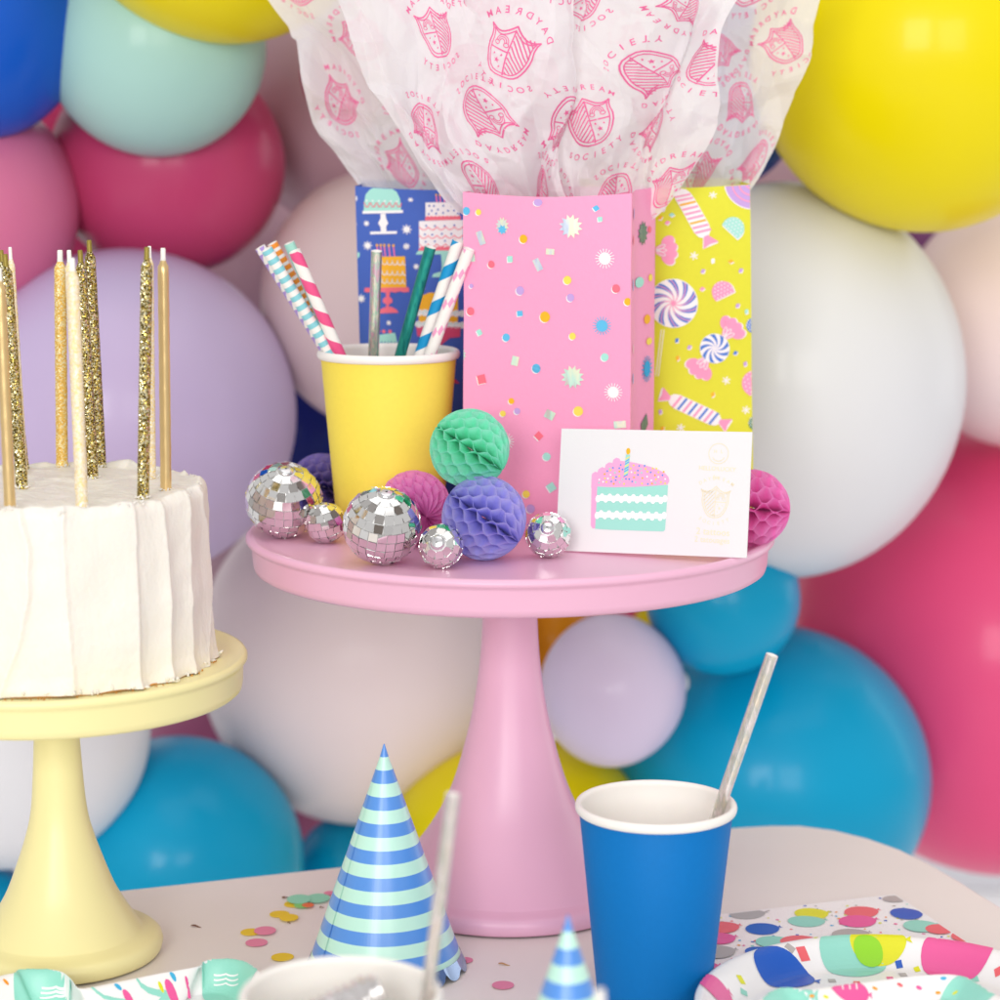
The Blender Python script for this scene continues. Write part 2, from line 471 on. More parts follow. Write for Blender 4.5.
cake = empty('cake', (YX, YY, ZY), 'round cake in ridged white buttercream on the yellow stand', 'cake')
ridges = []
a = -PI
for d in (.36, .42, .33, .45, .38, .40, .35, .43):
    pass
front = [(-62, .5), (-38, .9), (-19, .8), (-4, 1.0), (17, .9), (42, 1.0), (56, 1.0), (70, .7), (84, .9)]
deg = [f[0] for f in front]
x_ = 84
while x_ < 278: x_ += random.uniform(15, 24); front.append((x_, random.uniform(.5, 1)))
front = [f for f in front if f[0] < 290]
rid = sorted([((math.radians(f[0]) - PI / 2) % (2 * PI), f[1], random.uniform(-.13, .13), random.uniform(0, 6)) for f in front])
def side_r(th, h):
    """h 0..1 bottom to top; th angle"""
    r = KR
    best = None; th = th % (2 * PI)
    # find neighbouring ridges, each ridge line bends with height
    ang = [(t + b_ * (1.2 * math.sin(h * (1.8 + p * .35) + p) + .18 * noise.noise(Vector((h * 5, p, 0)))), s * (.55 + .6 * (.5 + .5 * math.sin(h * 3.1 + p * 2)))) for t, s, b_, p in rid]
    n = len(ang)
    lo = None
    for i in range(n):
        a0, s0 = ang[i]; a1, s1 = ang[(i + 1) % n]
        d = (th - a0) % (2 * PI); w_ = (a1 - a0) % (2 * PI)
        if d < w_:
            q = d / w_
            # concave swipe that climbs to a thin lip at its far edge
            r += -.0016 * math.sin(PI * q) ** .7 + .0013 * s1 * q ** 5 + .0004 * s0 * (1 - q) ** 12
            r += (-.0009 + .0018 * q) * s1 * .6
            break
    P = Vector((math.cos(th) * KR, math.sin(th) * KR, h * KH))
    r += noise.fractal(P * 32, 1, 2, 2) * .0014 + max(0, noise.noise(Vector((P.x * 70, P.y * 70, P.z * 22)))) * .0013 + noise.fractal(P * 120, 1, 2, 3) * .0004 * max(0, noise.noise(P * 30) + .3)
    r += .0022 * max(0, 1 - h * 9) ** 1.5 * (.6 + noise.noise(P * 90)) - .0014 * h - .0030 * max(0, (h - .93) / .07) ** 2.2
    return r
NT, NZ = 900, 100
vs, fs = [], []
for k in range(NZ + 1):
    h = k / NZ
    rw = [side_r(2 * PI * i / NT, h) for i in range(NT)]
    for _ in range(3): rw = [(rw[i - 1] + 2 * rw[i] + rw[(i + 1) % NT]) / 4 for i in range(NT)]
    for i in range(NT):
        th = 2 * PI * i / NT
        r = rw[i]
        z = h * KH
        P = Vector((math.cos(th) * KR, math.sin(th) * KR, 0))
        top = noise.fractal(P * 55 + Vector((3, 1, 0)), 1, 2, 3) * .0022 + .0014 * max(0, math.sin(th * 5.3 + 1.1)) 
        z = z + top * h ** 6 + noise.noise(P * 60) * .0012 * (1 - h) ** 8 + .0006 * (1 - h) ** 8
        vs.append((r * math.cos(th), r * math.sin(th), z))
for k in range(NZ):
    for i in range(NT):
        j = (i + 1) % NT; fs.append((k * NT + i, k * NT + j, (k + 1) * NT + j, (k + 1) * NT + i))
# top disc
base = NZ * NT
NRr = 70
prev = base
for q in range(1, NRr + 1):
    f = 1 - q / NRr
    st = len(vs)
    for i in range(NT):
        th = 2 * PI * i / NT
        x0, y0, z0 = vs[base + i]
        rr = math.hypot(x0, y0) * f
        P = Vector((math.cos(th) * rr, math.sin(th) * rr, 0))
        sw = math.atan2(P.y + .02, P.x + .03) * 3 + P.length * 190
        z = KH - .0012 + .00045 * math.sin(sw) + noise.fractal(P * 60, 1, 2, 3) * .0010 + .0004 * abs(noise.noise(P * 200))
        bl = min(1, (1 - f) / .05)
        vs.append((P.x, P.y, z0 * (1 - bl) + z * bl if bl < 1 else z))
    for i in range(NT):
        j = (i + 1) % NT; fs.append((prev + i, prev + j, st + j, st + i))
    prev = st
mb = MB(); mb.add(vs, fs)
# ragged flecks of frosting along the top edge and the foot
def fleck(mb, c, s, sd):
    rnd = random.Random(sd); n = 7
    vs_, fs_ = lathe([(s * .05, -s * .5), (s * .5, -s * .25), (s * .6, s * .1), (s * .3, s * .45), (s * .04, s * .55)], n)
    X = Matrix.Translation(c) @ Matrix.Rotation(rnd.uniform(0, 6), 4, Vector((rnd.random(), rnd.random(), rnd.random()))) @ Matrix.Diagonal((1.5, .8, .6, 1))
    vs_ = [Vector(p) * rnd.uniform(.75, 1.3) for p in vs_]
    mb.add(vs_, fs_, 0, True, X)
for i in range(170):
    th = random.uniform(0, 2 * PI)
    if noise.noise(Vector((math.cos(th) * 3, math.sin(th) * 3, 7))) < -.05: continue
    r = side_r(th, .95) + random.uniform(-.0030, -.0002)
    fleck(mb, (r * math.cos(th), r * math.sin(th), KH + random.uniform(-.002, .0004)), random.uniform(.0006, .0018), i)
for qi, (cu, cv) in enumerate([(22, 487), (10, 508), (62, 467), (82, 508), (93, 478), (101, 467), (143, 498), (152, 478), (166, 490), (24, 470)]):
    cb = at_z(cu, cv, ZY + KH - .0012)
    for k in range(11):
        a_ = k * 2 * PI / 11 + qi; rr_ = .0031 + random.uniform(-.0002, .0006)
        fleck(mb, (cb.x - YX + rr_ * math.cos(a_), cb.y - YY + rr_ * math.sin(a_), KH - .0006 + random.uniform(-.0003, .0004)), random.uniform(.0008, .0015), 400 + qi * 20 + k)
for i in range(90):
    th = random.uniform(0, 2 * PI); r = side_r(th, 0) + random.uniform(-.0005, .002)
    fleck(mb, (r * math.cos(th), r * math.sin(th), random.uniform(.0006, .003)), random.uniform(.0008, .0024), 900 + i)
mb.build('frosting', mcake, cake)
mb = MB(); mb.add(*lathe([(KR - .005, .0002), (KR - .0010, .0003), (KR - .0012, .0009), (KR - .004, .0018)], 200))
for i in range(160):
    th = random.uniform(0, 2 * PI); fleck(mb, ((KR + random.uniform(.0005, .003)) * math.cos(th), (KR + random.uniform(.0005, .003)) * math.sin(th), .0004), random.uniform(.0004, .001), i)
mb.build('sponge_edge', mat('sponge', (214, 150, 70), .9, bump=.5, bscale=900), cake)

# ------------------------------------------------------------------ candles
def glitter(name, lo, mid, hi, scale=1500, metal=1.0, scat=1.5):
    m = bpy.data.materials.new(name); m.use_nodes = True; nt = m.node_tree; b = nt.nodes['Principled BSDF']
    tc = nt.nodes.new('ShaderNodeTexCoord'); vo = nt.nodes.new('ShaderNodeTexVoronoi'); vo.inputs['Scale'].default_value = scale
    nt.links.new(tc.outputs['Object'], vo.inputs['Vector'])
    sp = nt.nodes.new('ShaderNodeSeparateColor'); nt.links.new(vo.outputs['Color'], sp.inputs[0])
    r = nt.nodes.new('ShaderNodeValToRGB'); e = r.color_ramp.elements
    e[0].position = .2; e[0].color = s2l(lo) + (1,); e[1].position = .85; e[1].color = s2l(hi) + (1,)
    x = e.new(.55); x.color = s2l(mid) + (1,)
    nt.links.new(sp.outputs[0], r.inputs['Fac']); nt.links.new(r.outputs[0], b.inputs['Base Color'])
    b.inputs['Metallic'].default_value = metal; b.inputs['Roughness'].default_value = .25
    # every flake faces its own way
    ge = nt.nodes.new('ShaderNodeNewGeometry')
    vm = nt.nodes.new('ShaderNodeVectorMath'); vm.operation = 'SUBTRACT'; vm.inputs[1].default_value = (.5, .5, .5); nt.links.new(vo.outputs['Color'], vm.inputs[0])
    vm2 = nt.nodes.new('ShaderNodeVectorMath'); vm2.operation = 'MULTIPLY_ADD'; vm2.inputs[1].default_value = (scat, scat, scat)
    nt.links.new(vm.outputs[0], vm2.inputs[0]); nt.links.new(ge.outputs['Normal'], vm2.inputs[2])
    vn = nt.nodes.new('ShaderNodeVectorMath'); vn.operation = 'NORMALIZE'; nt.links.new(vm2.outputs[0], vn.inputs[0]); nt.links.new(vn.outputs[0], b.inputs['Normal'])
    return m
MG = glitter('gold glitter wax', (120, 100, 30), (222, 196, 110), (255, 252, 215))
MA = glitter('amber glitter wax', (240, 190, 84), (250, 212, 116), (255, 240, 186), 1300, .1, .5)
MC = glitter('cream glitter wax', (240, 222, 186), (250, 242, 226), (250, 224, 150), 1300, .05, .35)
MSm = mat('smooth gold wax', (234, 204, 146), .3, metal=.75, var=.08, vscale=120)
MWk = mat('white wick', (250, 246, 238), .6, sss=.2)
MOl = mat('olive wick', (150, 132, 50), .45, metal=.3)
GC = 'tall thin candles stuck in the cake'
random.seed(3)
def candle(ub, vb, ut, vt, kind, label, wpx=11.5, dy=0):
    zt = ZY + KH - .0012
    b0 = at_z(ub, vb, zt); 
    top = at_y(ut, vt, b0.y + dy)
    d = top - b0; L = d.length + .006
    st = b0 - d.normalized() * .006
    r = wpx / 2 / FPX * depth(b0)
    root = empty('candle', st, label, 'candle', GC)
    X = align(d)
    body, wick = {'glitter': (MG, MOl), 'smooth': (MSm, MWk), 'amber': (MA, MWk), 'cream': (MC, MWk)}[kind]
    ln = .0085
    prof = [(r * .6, 0)]
    for k in range(31): prof.append((r * (1 + .025 * math.sin(k * 1.7 + ub)), (L - ln) * (k + .2) / 31.2))
    prof += [(r * .97, L - ln - .0004), (r * .72, L - ln + .0008), (r * .55, L - ln + .002), (r * .5, L - ln + .0025)]
    m = MB(); m.add(*lathe(prof, 28, True, True), 0, True, X); m.build('stick', body, root)
    m = MB(); m.add(*lathe([(r * .52, L - ln + .0018), (r * .46, L - ln + .004), (r * .44, L - .0004), (r * .36, L), (.0001, L)], 20), 0, True, X); m.build('wick', wick, root)
candle(22, 487, 5, 254, 'glitter', 'gold glitter candle nearest the left edge, leaning behind the smooth gold one', 12)
candle(24, 470, 1, 250, 'glitter', 'glitter candle at the left edge mostly hidden by another glitter one', 10.5)
candle(24, 474, 10, 247, 'cream', 'pale candle with white tip behind the leftmost glitter candles', 7.5)
candle(10, 508, -1, 268, 'smooth', 'smooth gold candle cut by the left edge of the photo', 11.5)
candle(62, 467, 60, 250, 'amber', 'amber candle with white tip, left of the pale middle candle', 12)
candle(80, 478, 69, 250, 'cream', 'pale candle just behind the cream candle in the middle cluster', 10)
candle(82, 508, 72, 258, 'cream', 'cream candle flecked with gold standing at the front of the cake', 12.5)
candle(93, 478, 80, 250, 'glitter', 'shorter gold glitter candle beside the cream candle', 11)
candle(101, 467, 89, 240, 'glitter', 'tallest gold glitter candle of the middle cluster', 11)
candle(143, 498, 147, 247, 'glitter', 'gold glitter candle standing alone near the right side of the cake', 12)
candle(152, 478, 149.5, 246, 'cream', 'thin pale candle half hidden behind the right glitter candle', 8)
candle(166, 490, 163, 248, 'smooth', 'smooth metallic gold candle nearest the right edge of the cake', 11)

# ------------------------------------------------------------------ paper cups and straws
MIN = mat('cup inner paper', (250, 246, 240), .5, sss=.1, bump=.03, bscale=800)
def paper_cup(c, h, rt, rb, col, label, group, cname):
    root = empty('paper_cup', c, label, 'cup', group)
    mo = mat(cname, col, .55, spec=.2, bump=.12, bscale=1400, var=.04, vscale=350)
    t = .0006
    m = MB(); m.add(*lathe([(rb - .0015, .0006), (rb, 0), (rb + (rt - rb) * .03, h * .03), (rt - .0004, h - .0052), (rt - .0006, h - .0048)], 128)); m.build('outer_wall', mo, root, sharp=40)
    rim = [(rt + .0001 + .0016 * math.cos(a), h - .0026 + .0024 * math.sin(a)) for a in [-PI / 2 - .6 + (PI * 1.75) * i / 16 for i in range(17)]]
    m = MB(); m.add(*lathe(rim + [(rt - t - .0008, h - .004), (rb - t, .006), (.0005, .0058)], 128)); m.build('inner_liner', MIN, root)
    return root
GCUP = 'paper party cups'
CUPC = at_y(388.5, 349, 1.250)
yc = Vector((CUPC.x, 1.250, ZP)); yh = CUPC.z - ZP
krt = 143 / 2 / FPX * depth(CUPC) - .0017
paper_cup(yc, yh, krt, .0290, (252, 229, 92), 'yellow paper cup of straws standing on the pink cake stand', GCUP, 'yellow card')
BC = at_y(656, 801, 1.070)
paper_cup((BC.x, 1.070, 0), BC.z, 162 / 2 / FPX * depth(BC) - .0017, .0275, (0, 118, 196), 'blue paper cup with one silver straw on the table', GCUP, 'blue card')
WC = at_y(341, 990, .836)
paper_cup((WC.x, WC.y, 0), WC.z, .0372, .0275, (246, 240, 232), 'out of focus white cup at the bottom with a silver straw', GCUP, 'white card')
FC = at_y(606, 1092, .735)
paper_cup((FC.x - .022, FC.y, 0), .0965, .0368, .0275, (246, 240, 232), 'white paper cup just below the frame in front of the small hat', GCUP, 'white card')

GS = 'drinking straws'
def iri(name, ramp, scale, rough=.22, metal=.9):
    m = bpy.data.materials.new(name); m.use_nodes = True; nt = m.node_tree; b = nt.nodes['Principled BSDF']
    tc = nt.nodes.new('ShaderNodeTexCoord'); n = nt.nodes.new('ShaderNodeTexNoise'); n.inputs['Scale'].default_value = scale; n.inputs['Detail'].default_value = 3
    mp = nt.nodes.new('ShaderNodeMapping'); mp.inputs['Scale'].default_value = (1, 1, .25)
    nt.links.new(tc.outputs['Object'], mp.inputs[0]); nt.links.new(mp.outputs[0], n.inputs['Vector'])
    r = nt.nodes.new('ShaderNodeValToRGB'); e = r.color_ramp.elements
    while len(e) < len(ramp): e.new(.5)
    for i, c in enumerate(ramp): e[i].position = .3 + .4 * i / (len(ramp) - 1); e[i].color = s2l(c) + (1,)
    nt.links.new(n.outputs['Fac'], r.inputs['Fac']); nt.links.new(r.outputs[0], b.inputs['Base Color'])
    b.inputs['Metallic'].default_value = metal; b.inputs['Roughness'].default_value = rough
    return m
MHOL = iri('holographic foil', [(226, 210, 190), (236, 186, 216), (190, 226, 204), (244, 234, 220), (216, 204, 210)], 500, .24, .85)
MSIL = iri('silver foil', [(222, 212, 196), (246, 238, 238), (212, 214, 206), (240, 230, 212)], 380, .24, .88)
MTEAL = iri('teal foil', [(20, 122, 124), (50, 170, 154), (24, 136, 142)], 300, .3, .7)
MWP = mat('straw white paper', (250, 247, 242), .5)
def straw(label, top, bottom, wpx, base, pr=None, cols=()):
    d = top - bottom; L = d.length; r = wpx / 2 / FPX * depth(top)
    root_loc = bottom
    X = align(d)
    m = MB(); t = .00045
    m.add(*lathe([(r - t, .0), (r, .0)] + [(r, L * i / 20) for i in range(1, 21)], 32), 0, True, X)
    m.add(*lathe([(r, L), (r - t, L + .00005)] + [(r - t, L * (19 - i) / 20) for i in range(20)], 32), 1 + len(cols), True, X)
    if pr:
        def mp(x, y, l):
            a = x / r; rr = r + .00006 * l
            return X @ Vector((rr * math.cos(a), rr * math.sin(a), y))
        pr(L, r).emit(m, mp, clip=(-99, 0.0002, 99, L - .0002), maxlen=.0016, slot=lambda q: q + 1)
    o = m.build('paper_straw', [base] + list(cols) + [MWP], loc=root_loc)
    return tag(o, label, 'straw', GS)
def spiral(pitch, frac, phase=0, hand=1):
    def f(L, r):
        P = Print(); c = 2 * PI * r; n = 24
        k = int(L / pitch) + 3
        for i in range(-2, k):
            for j in range(n):
                x0, x1 = c * j / n, c * (j + 1) / n
                y0 = (i + phase + hand * j / n) * pitch; y1 = (i + phase + hand * (j + 1) / n) * pitch
                P.poly([(x0, y0), (x1, y1), (x1, y1 + pitch * frac), (x0, y0 + pitch * frac)], 0)
        return P
    return f
def rings(pitch, frac):
    def f(L, r):
        P = Print(); c = 2 * PI * r
        for i in range(int(L / pitch) + 2):
            for j in range(16): P.poly([(c * j / 16, i * pitch), (c * (j + 1) / 16, i * pitch), (c * (j + 1) / 16, i * pitch + pitch * frac), (c * j / 16, i * pitch + pitch * frac)], 0)
        return P
    return f
def scallops(pitch):
    def f(L, r):
        P = Print(); c = 2 * PI * r
        for i in range(int(L / pitch) + 2):
            for j in range(4):
                P.poly([(c * j / 4, i * pitch), (c * (j + 1) / 4, i * pitch + pitch), (c * j / 4, i * pitch + pitch * 1.0), (c * j / 4 - c * .02, i * pitch + pitch * .5)], 0)
                P.poly([(c * (j + .1) / 4, i * pitch), (c * (j + .55) / 4, i * pitch + pitch * .5), (c * (j + .1) / 4, i * pitch + pitch)], 0)
        return P
    return f
def triangles(pitch):
    def f(L, r):
        P = Print(); c = 2 * PI * r; n = 7
        for i in range(-2, int(L / pitch) + 2):
            for j in range(n):
                x = c * j / n; y = i * pitch + j / n * pitch; w_ = c / n
                P.poly([(x, y), (x + w_, y + pitch / n), (x + w_ * .35, y + pitch / n * .5 + .0034)], 0)
                P.poly([(x, y), (x + w_ * .9, y + pitch / n - .0003), (x + w_ * .6, y + pitch / n * .5 - .0030)], 0)
        return P
    return f
def in_cup(ut, vt, ue, ve, ye, dyt, floor=ZP + .007):
    """top px, entry px at the rim with world depth ye; top dyt nearer or farther"""
    e = at_y(ue, ve, ye); t = at_y(ut, vt, ye + dyt)
    d = e - t; s = (floor - t.z) / d.z
    return t, t + d * s
c_ = lambda n, rgb: mat('straw ' + n, rgb, .5)
for lab, a, w_, base, pr, cl in [
    ('purple scalloped paper straw, leftmost of the five leaning left', (260, 247, 330, 357, 1.274, -.006), 11, MWP, scallops(.0058), [c_('lavender', (178, 150, 222))]),
    ('white and orange paper straw mostly hidden behind the aqua striped one', (272, 243, 336, 353, 1.288, -.006), 10.5, MWP, rings(.0045, .6), [c_('orange', (246, 150, 40))]),
    ('white paper straw with level aqua stripes leaning left', (266.5, 249, 334, 359, 1.263, -.012), 11.5, MWP, rings(.0058, .5), [c_('aqua', (140, 214, 224))]),
    ('plain mint paper straw behind the pink spiral one', (289, 243, 338, 354, 1.277, -.008), 11, c_('mint', (166, 226, 210)), None, []),
    ('pink and white spiral paper straw leaning left', (294.5, 251, 342, 360, 1.262, -.013), 12, MWP, spiral(.0180, .48, .2, -1), [c_('pink', (242, 88, 144))]),
    ('silver holographic straw standing upright in the yellow cup', (376.5, 251, 373.5, 357, 1.272, -.012), 11, MHOL, None, []),
    ('metallic teal straw leaning right in the yellow cup', (430.5, 247, 399, 360, 1.272, -.012), 11.5, MTEAL, None, []),
    ('bright blue and white spiral straw leaning right', (459, 240.5, 419, 360, 1.268, -.012), 13, MWP, spiral(.0205, .42, .1, 1), [c_('blue', (0, 154, 214))]),
    ('white paper straw with small pink triangles, rightmost in the yellow cup', (469, 249, 429, 358, 1.260, -.012), 12, MWP, triangles(.0165), [c_('light pink', (250, 168, 208))]),
]:
    a = a[:4] + (a[4] - .025,) + a[5:]; t, bt = in_cup(*a); straw(lab, t, bt, w_, base, pr, cl)
t, bt = in_cup(772, 655, 720, 806, 1.072, -.006, .007); straw('silver foil straw rising from the blue paper cup', t, bt, 12.5, MSIL)
t, bt = in_cup(453, 794, 430, 975, .838, .0, .007); straw('out of focus silver straw standing in the front white cup', t, bt, 14, MSIL)
t, bt = in_cup(600, 990, 603, 1078, .735, .0, .007); straw('blurred pale straw tip at the bottom edge beside the blue cup', t, bt, 10, MWP)
# foil wrapped roll inside the front white cup
c0 = at_y(330, 985, .836)
mb = MB(); prof = []
for i in range(40):
    q = i / 39; prof.append((.0085 * (1 - .25 * abs(2 * q - 1) ** 6) + .0006 * math.sin(i * 2.1), -.022 + .044 * q))
vs, fs = lathe(prof, 28, True, True)
vs = [Vector(p) + Vector((noise.noise(Vector(p) * 220), noise.noise(Vector(p) * 220 + Vector((5, 5, 5))), 0)) * .0009 for p in vs]
mb.add(vs, fs, 0, False, align((.95, .12, .42)))
tag(mb.build('wrapped_sweet', mat('crinkled silver foil', (228, 226, 226), .25, metal=.85), loc=(c0.x - .0, c0.y, WC.z - .0105)), 'blurred roll in crinkled silver wrap inside the front white cup', 'sweet')

# ------------------------------------------------------------------ disco balls
MTILE = mat('mirror tile', (238, 238, 236), .03, metal=1)
MCORE = mat('mirror ball grout', (225, 226, 226), .4, metal=.25)
def disco(u, v, rpx, axis, label, seed, cap=True, rows=None):
    c, r = rest(u, v, rpx, ZP)
    root = empty('disco_ball', (c.x, c.y, ZP), label, 'disco ball', 'mirrored disco balls on the pink stand')
    rnd = random.Random(seed)
    X = Matrix.Translation((0, 0, r)) @ align(axis) @ Matrix.Rotation(rnd.uniform(0, 6), 4, 'Z')
    rc = r - .0007
    m = MB(); m.add(*lathe([(max(1e-5, rc * math.sin(PI * i / 32)), -rc * math.cos(PI * i / 32)) for i in range(33)], 48), 0, True, X)
    m.build('core', MCORE, root)
    ts = .0048 if r > .015 else .0042
    nr = max(7, round(PI * r / ts)); m = MB()
    capa = .55 / nr * PI * 1.25
    for k in range(nr):
        la0 = -PI / 2 + PI * k / nr; la1 = la0 + PI / nr; lm = (la0 + la1) / 2
        if abs(lm) > PI / 2 - PI / nr * .9: continue
        nn = max(4, round(2 * PI * r * math.cos(lm) / ts)); off = rnd.random() * 6
        for j in range(nn):
            lo = off + 2 * PI * j / nn
            N = Vector((math.cos(lm) * math.cos(lo), math.cos(lm) * math.sin(lo), math.sin(lm)))
            E = Vector((-math.sin(lo), math.cos(lo), 0)); U = N.cross(E)
            hw = .5 * 2 * PI * r * math.cos(lm) / nn * .93; hh = .5 * PI * r / nr * .93
            tilt = Matrix.Rotation(rnd.gauss(0, .055), 3, E) @ Matrix.Rotation(rnd.gauss(0, .055), 3, U)
            E2, U2, N2 = tilt @ E, tilt @ U, tilt @ N
            C = N * (r - .0003)
            q = [C - E2 * hw - U2 * hh, C + E2 * hw - U2 * hh, C + E2 * hw + U2 * hh, C - E2 * hw + U2 * hh]
            lo4 = [p - N2 * .0004 for p in q]
            m.add(lo4 + q, [(4, 5, 6, 7), (0, 1, 5, 4), (1, 2, 6, 5), (2, 3, 7, 6), (3, 0, 4, 7)], 0, False, X)
    m.build('mirror_tiles', MTILE, root)
    m = MB(); cr_ = r * math.sin(PI / nr * 1.05) * .82
    z = r * math.cos(PI / nr * .9)
    m.add(*lathe([(cr_, z - .001), (cr_, z + .0004), (cr_ * .6, z + .0009), (.0006, z + .0011)], 24), 0, True, X)
    m.build('end_cap', mat('silver cap', (225, 226, 228), .22, metal=.9), root)
    return root, X, r
disco(284, 500, 38.5, (.12, -.55, 1), 'large disco ball at the left end of the pink stand', 1)
disco(326, 523, 20.5, (-.25, -.2, 1), 'small disco ball between the two large disco balls', 2)
disco(382, 525.5, 39.5, (.15, -.45, 1), 'large disco ball at the front of the yellow cup', 3)
_, X4, r4 = disco(441, 546, 22.5, (-.15, -1, .35), 'small disco ball in front, touching the periwinkle honeycomb ball', 7)
disco(548, 535, 23, (-.05, -1, .55), 'small disco ball leaning at the lower left corner of the card', 9)
# the string loop lying on the second small ball
c, r = rest(441, 546, 22.5, ZP)
# ------------------------------------------------------------------ honeycomb paper balls
def comb(c, r, axis, colr, label, N=32, waves=7.4, spin=0):
    base = Vector((c.x, c.y, c.z - r))
    m_ = mat('tissue ' + colr[0], colr[1], .85, transl=.62, spec=.1)
    m = MB(); X = Matrix.Translation((0, 0, r)) @ align(axis) @ Matrix.Rotation(spin, 4, 'Z')
    NPh, NR = 84, 5; dth = 2 * PI / N
    for k in range(N):
        vs, fs = [], []
        sg = 1 if k % 2 else -1
        for i in range(NPh + 1):
            ph = PI * i / NPh
            for q in range(NR + 1):
                rr = r * (.10 + .90 * (q / NR) ** .6)
                h = -math.cos(ph) * rr; rad = math.sin(ph) * rr
                w_ = math.sin(h / r * PI * waves / 2) 
                w_ = max(-1, min(1, w_ * 1.25))
                # cells stay closed near the spine and open outwards
                th = k * dth + sg * dth * .485 * w_
                th += .03 * noise.noise(Vector((k * .7, h / r * 3, 0)))
                vs.append((rad * math.cos(th), rad * math.sin(th), h))
        for i in range(NPh):
            for q in range(NR):
                a = i * (NR + 1) + q; fs.append((a, a + 1, a + NR + 2, a + NR + 1))
        m.add(vs, fs, 0, True, X)
    o = m.build('honeycomb_ball', m_, loc=base)
    return tag(o, label, 'paper ball', 'honeycomb tissue paper balls on the pink stand')
C1 = ('mint', (176, 252, 230)); C2 = ('periwinkle', (206, 204, 252)); C3 = ('pink', (252, 184, 236)); C4 = ('hot pink', (254, 172, 228)); C5 = ('periwinkle_shade', (168, 152, 220))  # last tone is the periwinkle darkened, shade put into its colour
cc, rr = rest(484, 518, 42.5, ZP); comb(cc, rr, (.78, -.25, -.52), C2, 'periwinkle honeycomb paper ball at the front of the pink bag')
mc = at_y(469.5, 448.5, 1.162); comb(mc, 40 / FPX * depth(mc), (.80, -.30, -.50), C1, 'mint green honeycomb paper ball perched on the periwinkle one')
cc, rr = rest(414, 508, 37, ZP); cc.y += .003; comb(cc, rr, (.35, -.9, -.12), C3, 'soft pink honeycomb paper ball tucked behind the middle disco ball', N=36)
cc, rr = rest(322, 486, 33, ZP); comb(cc, rr, (.9, -.1, -.42), C5, 'periwinkle honeycomb paper ball, colour darkened for shade, behind the left side of yellow cup')
cc, rr = rest(751, 508, 39, ZP); comb(cc, rr, (.97, -.22, -.08), C4, 'hot pink honeycomb paper ball at the right end of the stand', N=25)
# ------------------------------------------------------------------ crest and patterns
def shield_pts(k=1.0):
    P = []
    for t in range(9):                       # top edge: two hollow arcs meeting in a peak
        q = t / 8; P.append((-.54 + .54 * q, .44 + .13 * q - .13 * math.sin(PI * q)))
    for t in range(1, 9):
        q = t / 8; P.append((.54 * q, .57 - .13 * q - .13 * math.sin(PI * q)))
    for t in range(1, 11):
        q = t / 10; P.append((.54 * math.cos(q * PI / 2) ** .72 - .05 * math.sin(PI * min(1, q * 3)) * (q < .34) if q < 1 else 0, .44 - .98 * math.sin(q * PI / 2) ** 1.3))
    for t in range(9, 0, -1):
        q = t / 10; P.append((-.54 * math.cos(q * PI / 2) ** .72 + .05 * math.sin(PI * min(1, q * 3)) * (q < .34), .44 - .98 * math.sin(q * PI / 2) ** 1.3))
    return [(x * k, (y + .02) * k - .02) for x, y in P]
def crest(m=0, lw=.035, text=True, bold=.012, small=False, hatch=.115):
    P = Print()
    so, si = shield_pts(1), shield_pts(.86)
    P.stroke(so, lw, m, closed=True); P.stroke(si, lw * .8, m, closed=True)
    P.stroke([(0, .46), (0, -.50)], lw * .9, m)
    P.stroke([(0, .02), (.39, .02)], lw * .9, m)
    for i in range(-int(.8 / hatch), int(1.04 / hatch)):                   # diagonal hatching in the left half
        pts = []
        y0 = -.6 + i * hatch
        for q in range(25):
            x = -.43 + .42 * q / 24; y = y0 + (x + .43) * 1.15 + .18
            hw = .43 * max(0, 1 - max(0, (.30 - y) / .78) ** 2.4) ** .5
            if -hw < x < -.02 and y < .42 + x * -.02 and y > -.52: pts.append((x, y))
        if len(pts) > 1: P.stroke(pts, lw * .85, m)
    for rr in (.06, .10, .14):               # rainbow with clouds
        P.stroke([(.19 + rr * math.cos(a * PI / 10), .18 + rr * math.sin(a * PI / 10)) for a in range(11)], lw * .55, m)
    for sx in (.08, .30):
        P.stroke([(sx + .05 * math.cos(a * PI / 8), .14 + .04 * math.sin(a * PI / 8)) for a in range(17)], lw * .55, m)
    P.star(.17, -.20, .065, .028, 5, m, rot=PI / 2)
    P.rect(.10, -.07, .035, .05, m, rot=.5); P.rect(.27, -.09, .03, .04, m, rot=.5); P.rect(.10, -.33, .03, .045, m, rot=.4)
    if small:
        P.arc_text('DAYDREAM', 0, -.14, 1.0, .17, m, PI / 2, .178, bold=bold)
        P.arc_text('SOCIETY', 0, .14, .88, .17, m, -PI / 2, .20, bold=bold, up=False)
    elif text:
        P.arc_text('DAYDREAM', 0, -.14, .98, .19, m, PI / 2, .215, bold=bold)
        P.arc_text('SOCIETY', 0, .14, .90, .19, m, -PI / 2, .23, bold=bold, up=False)
    return P

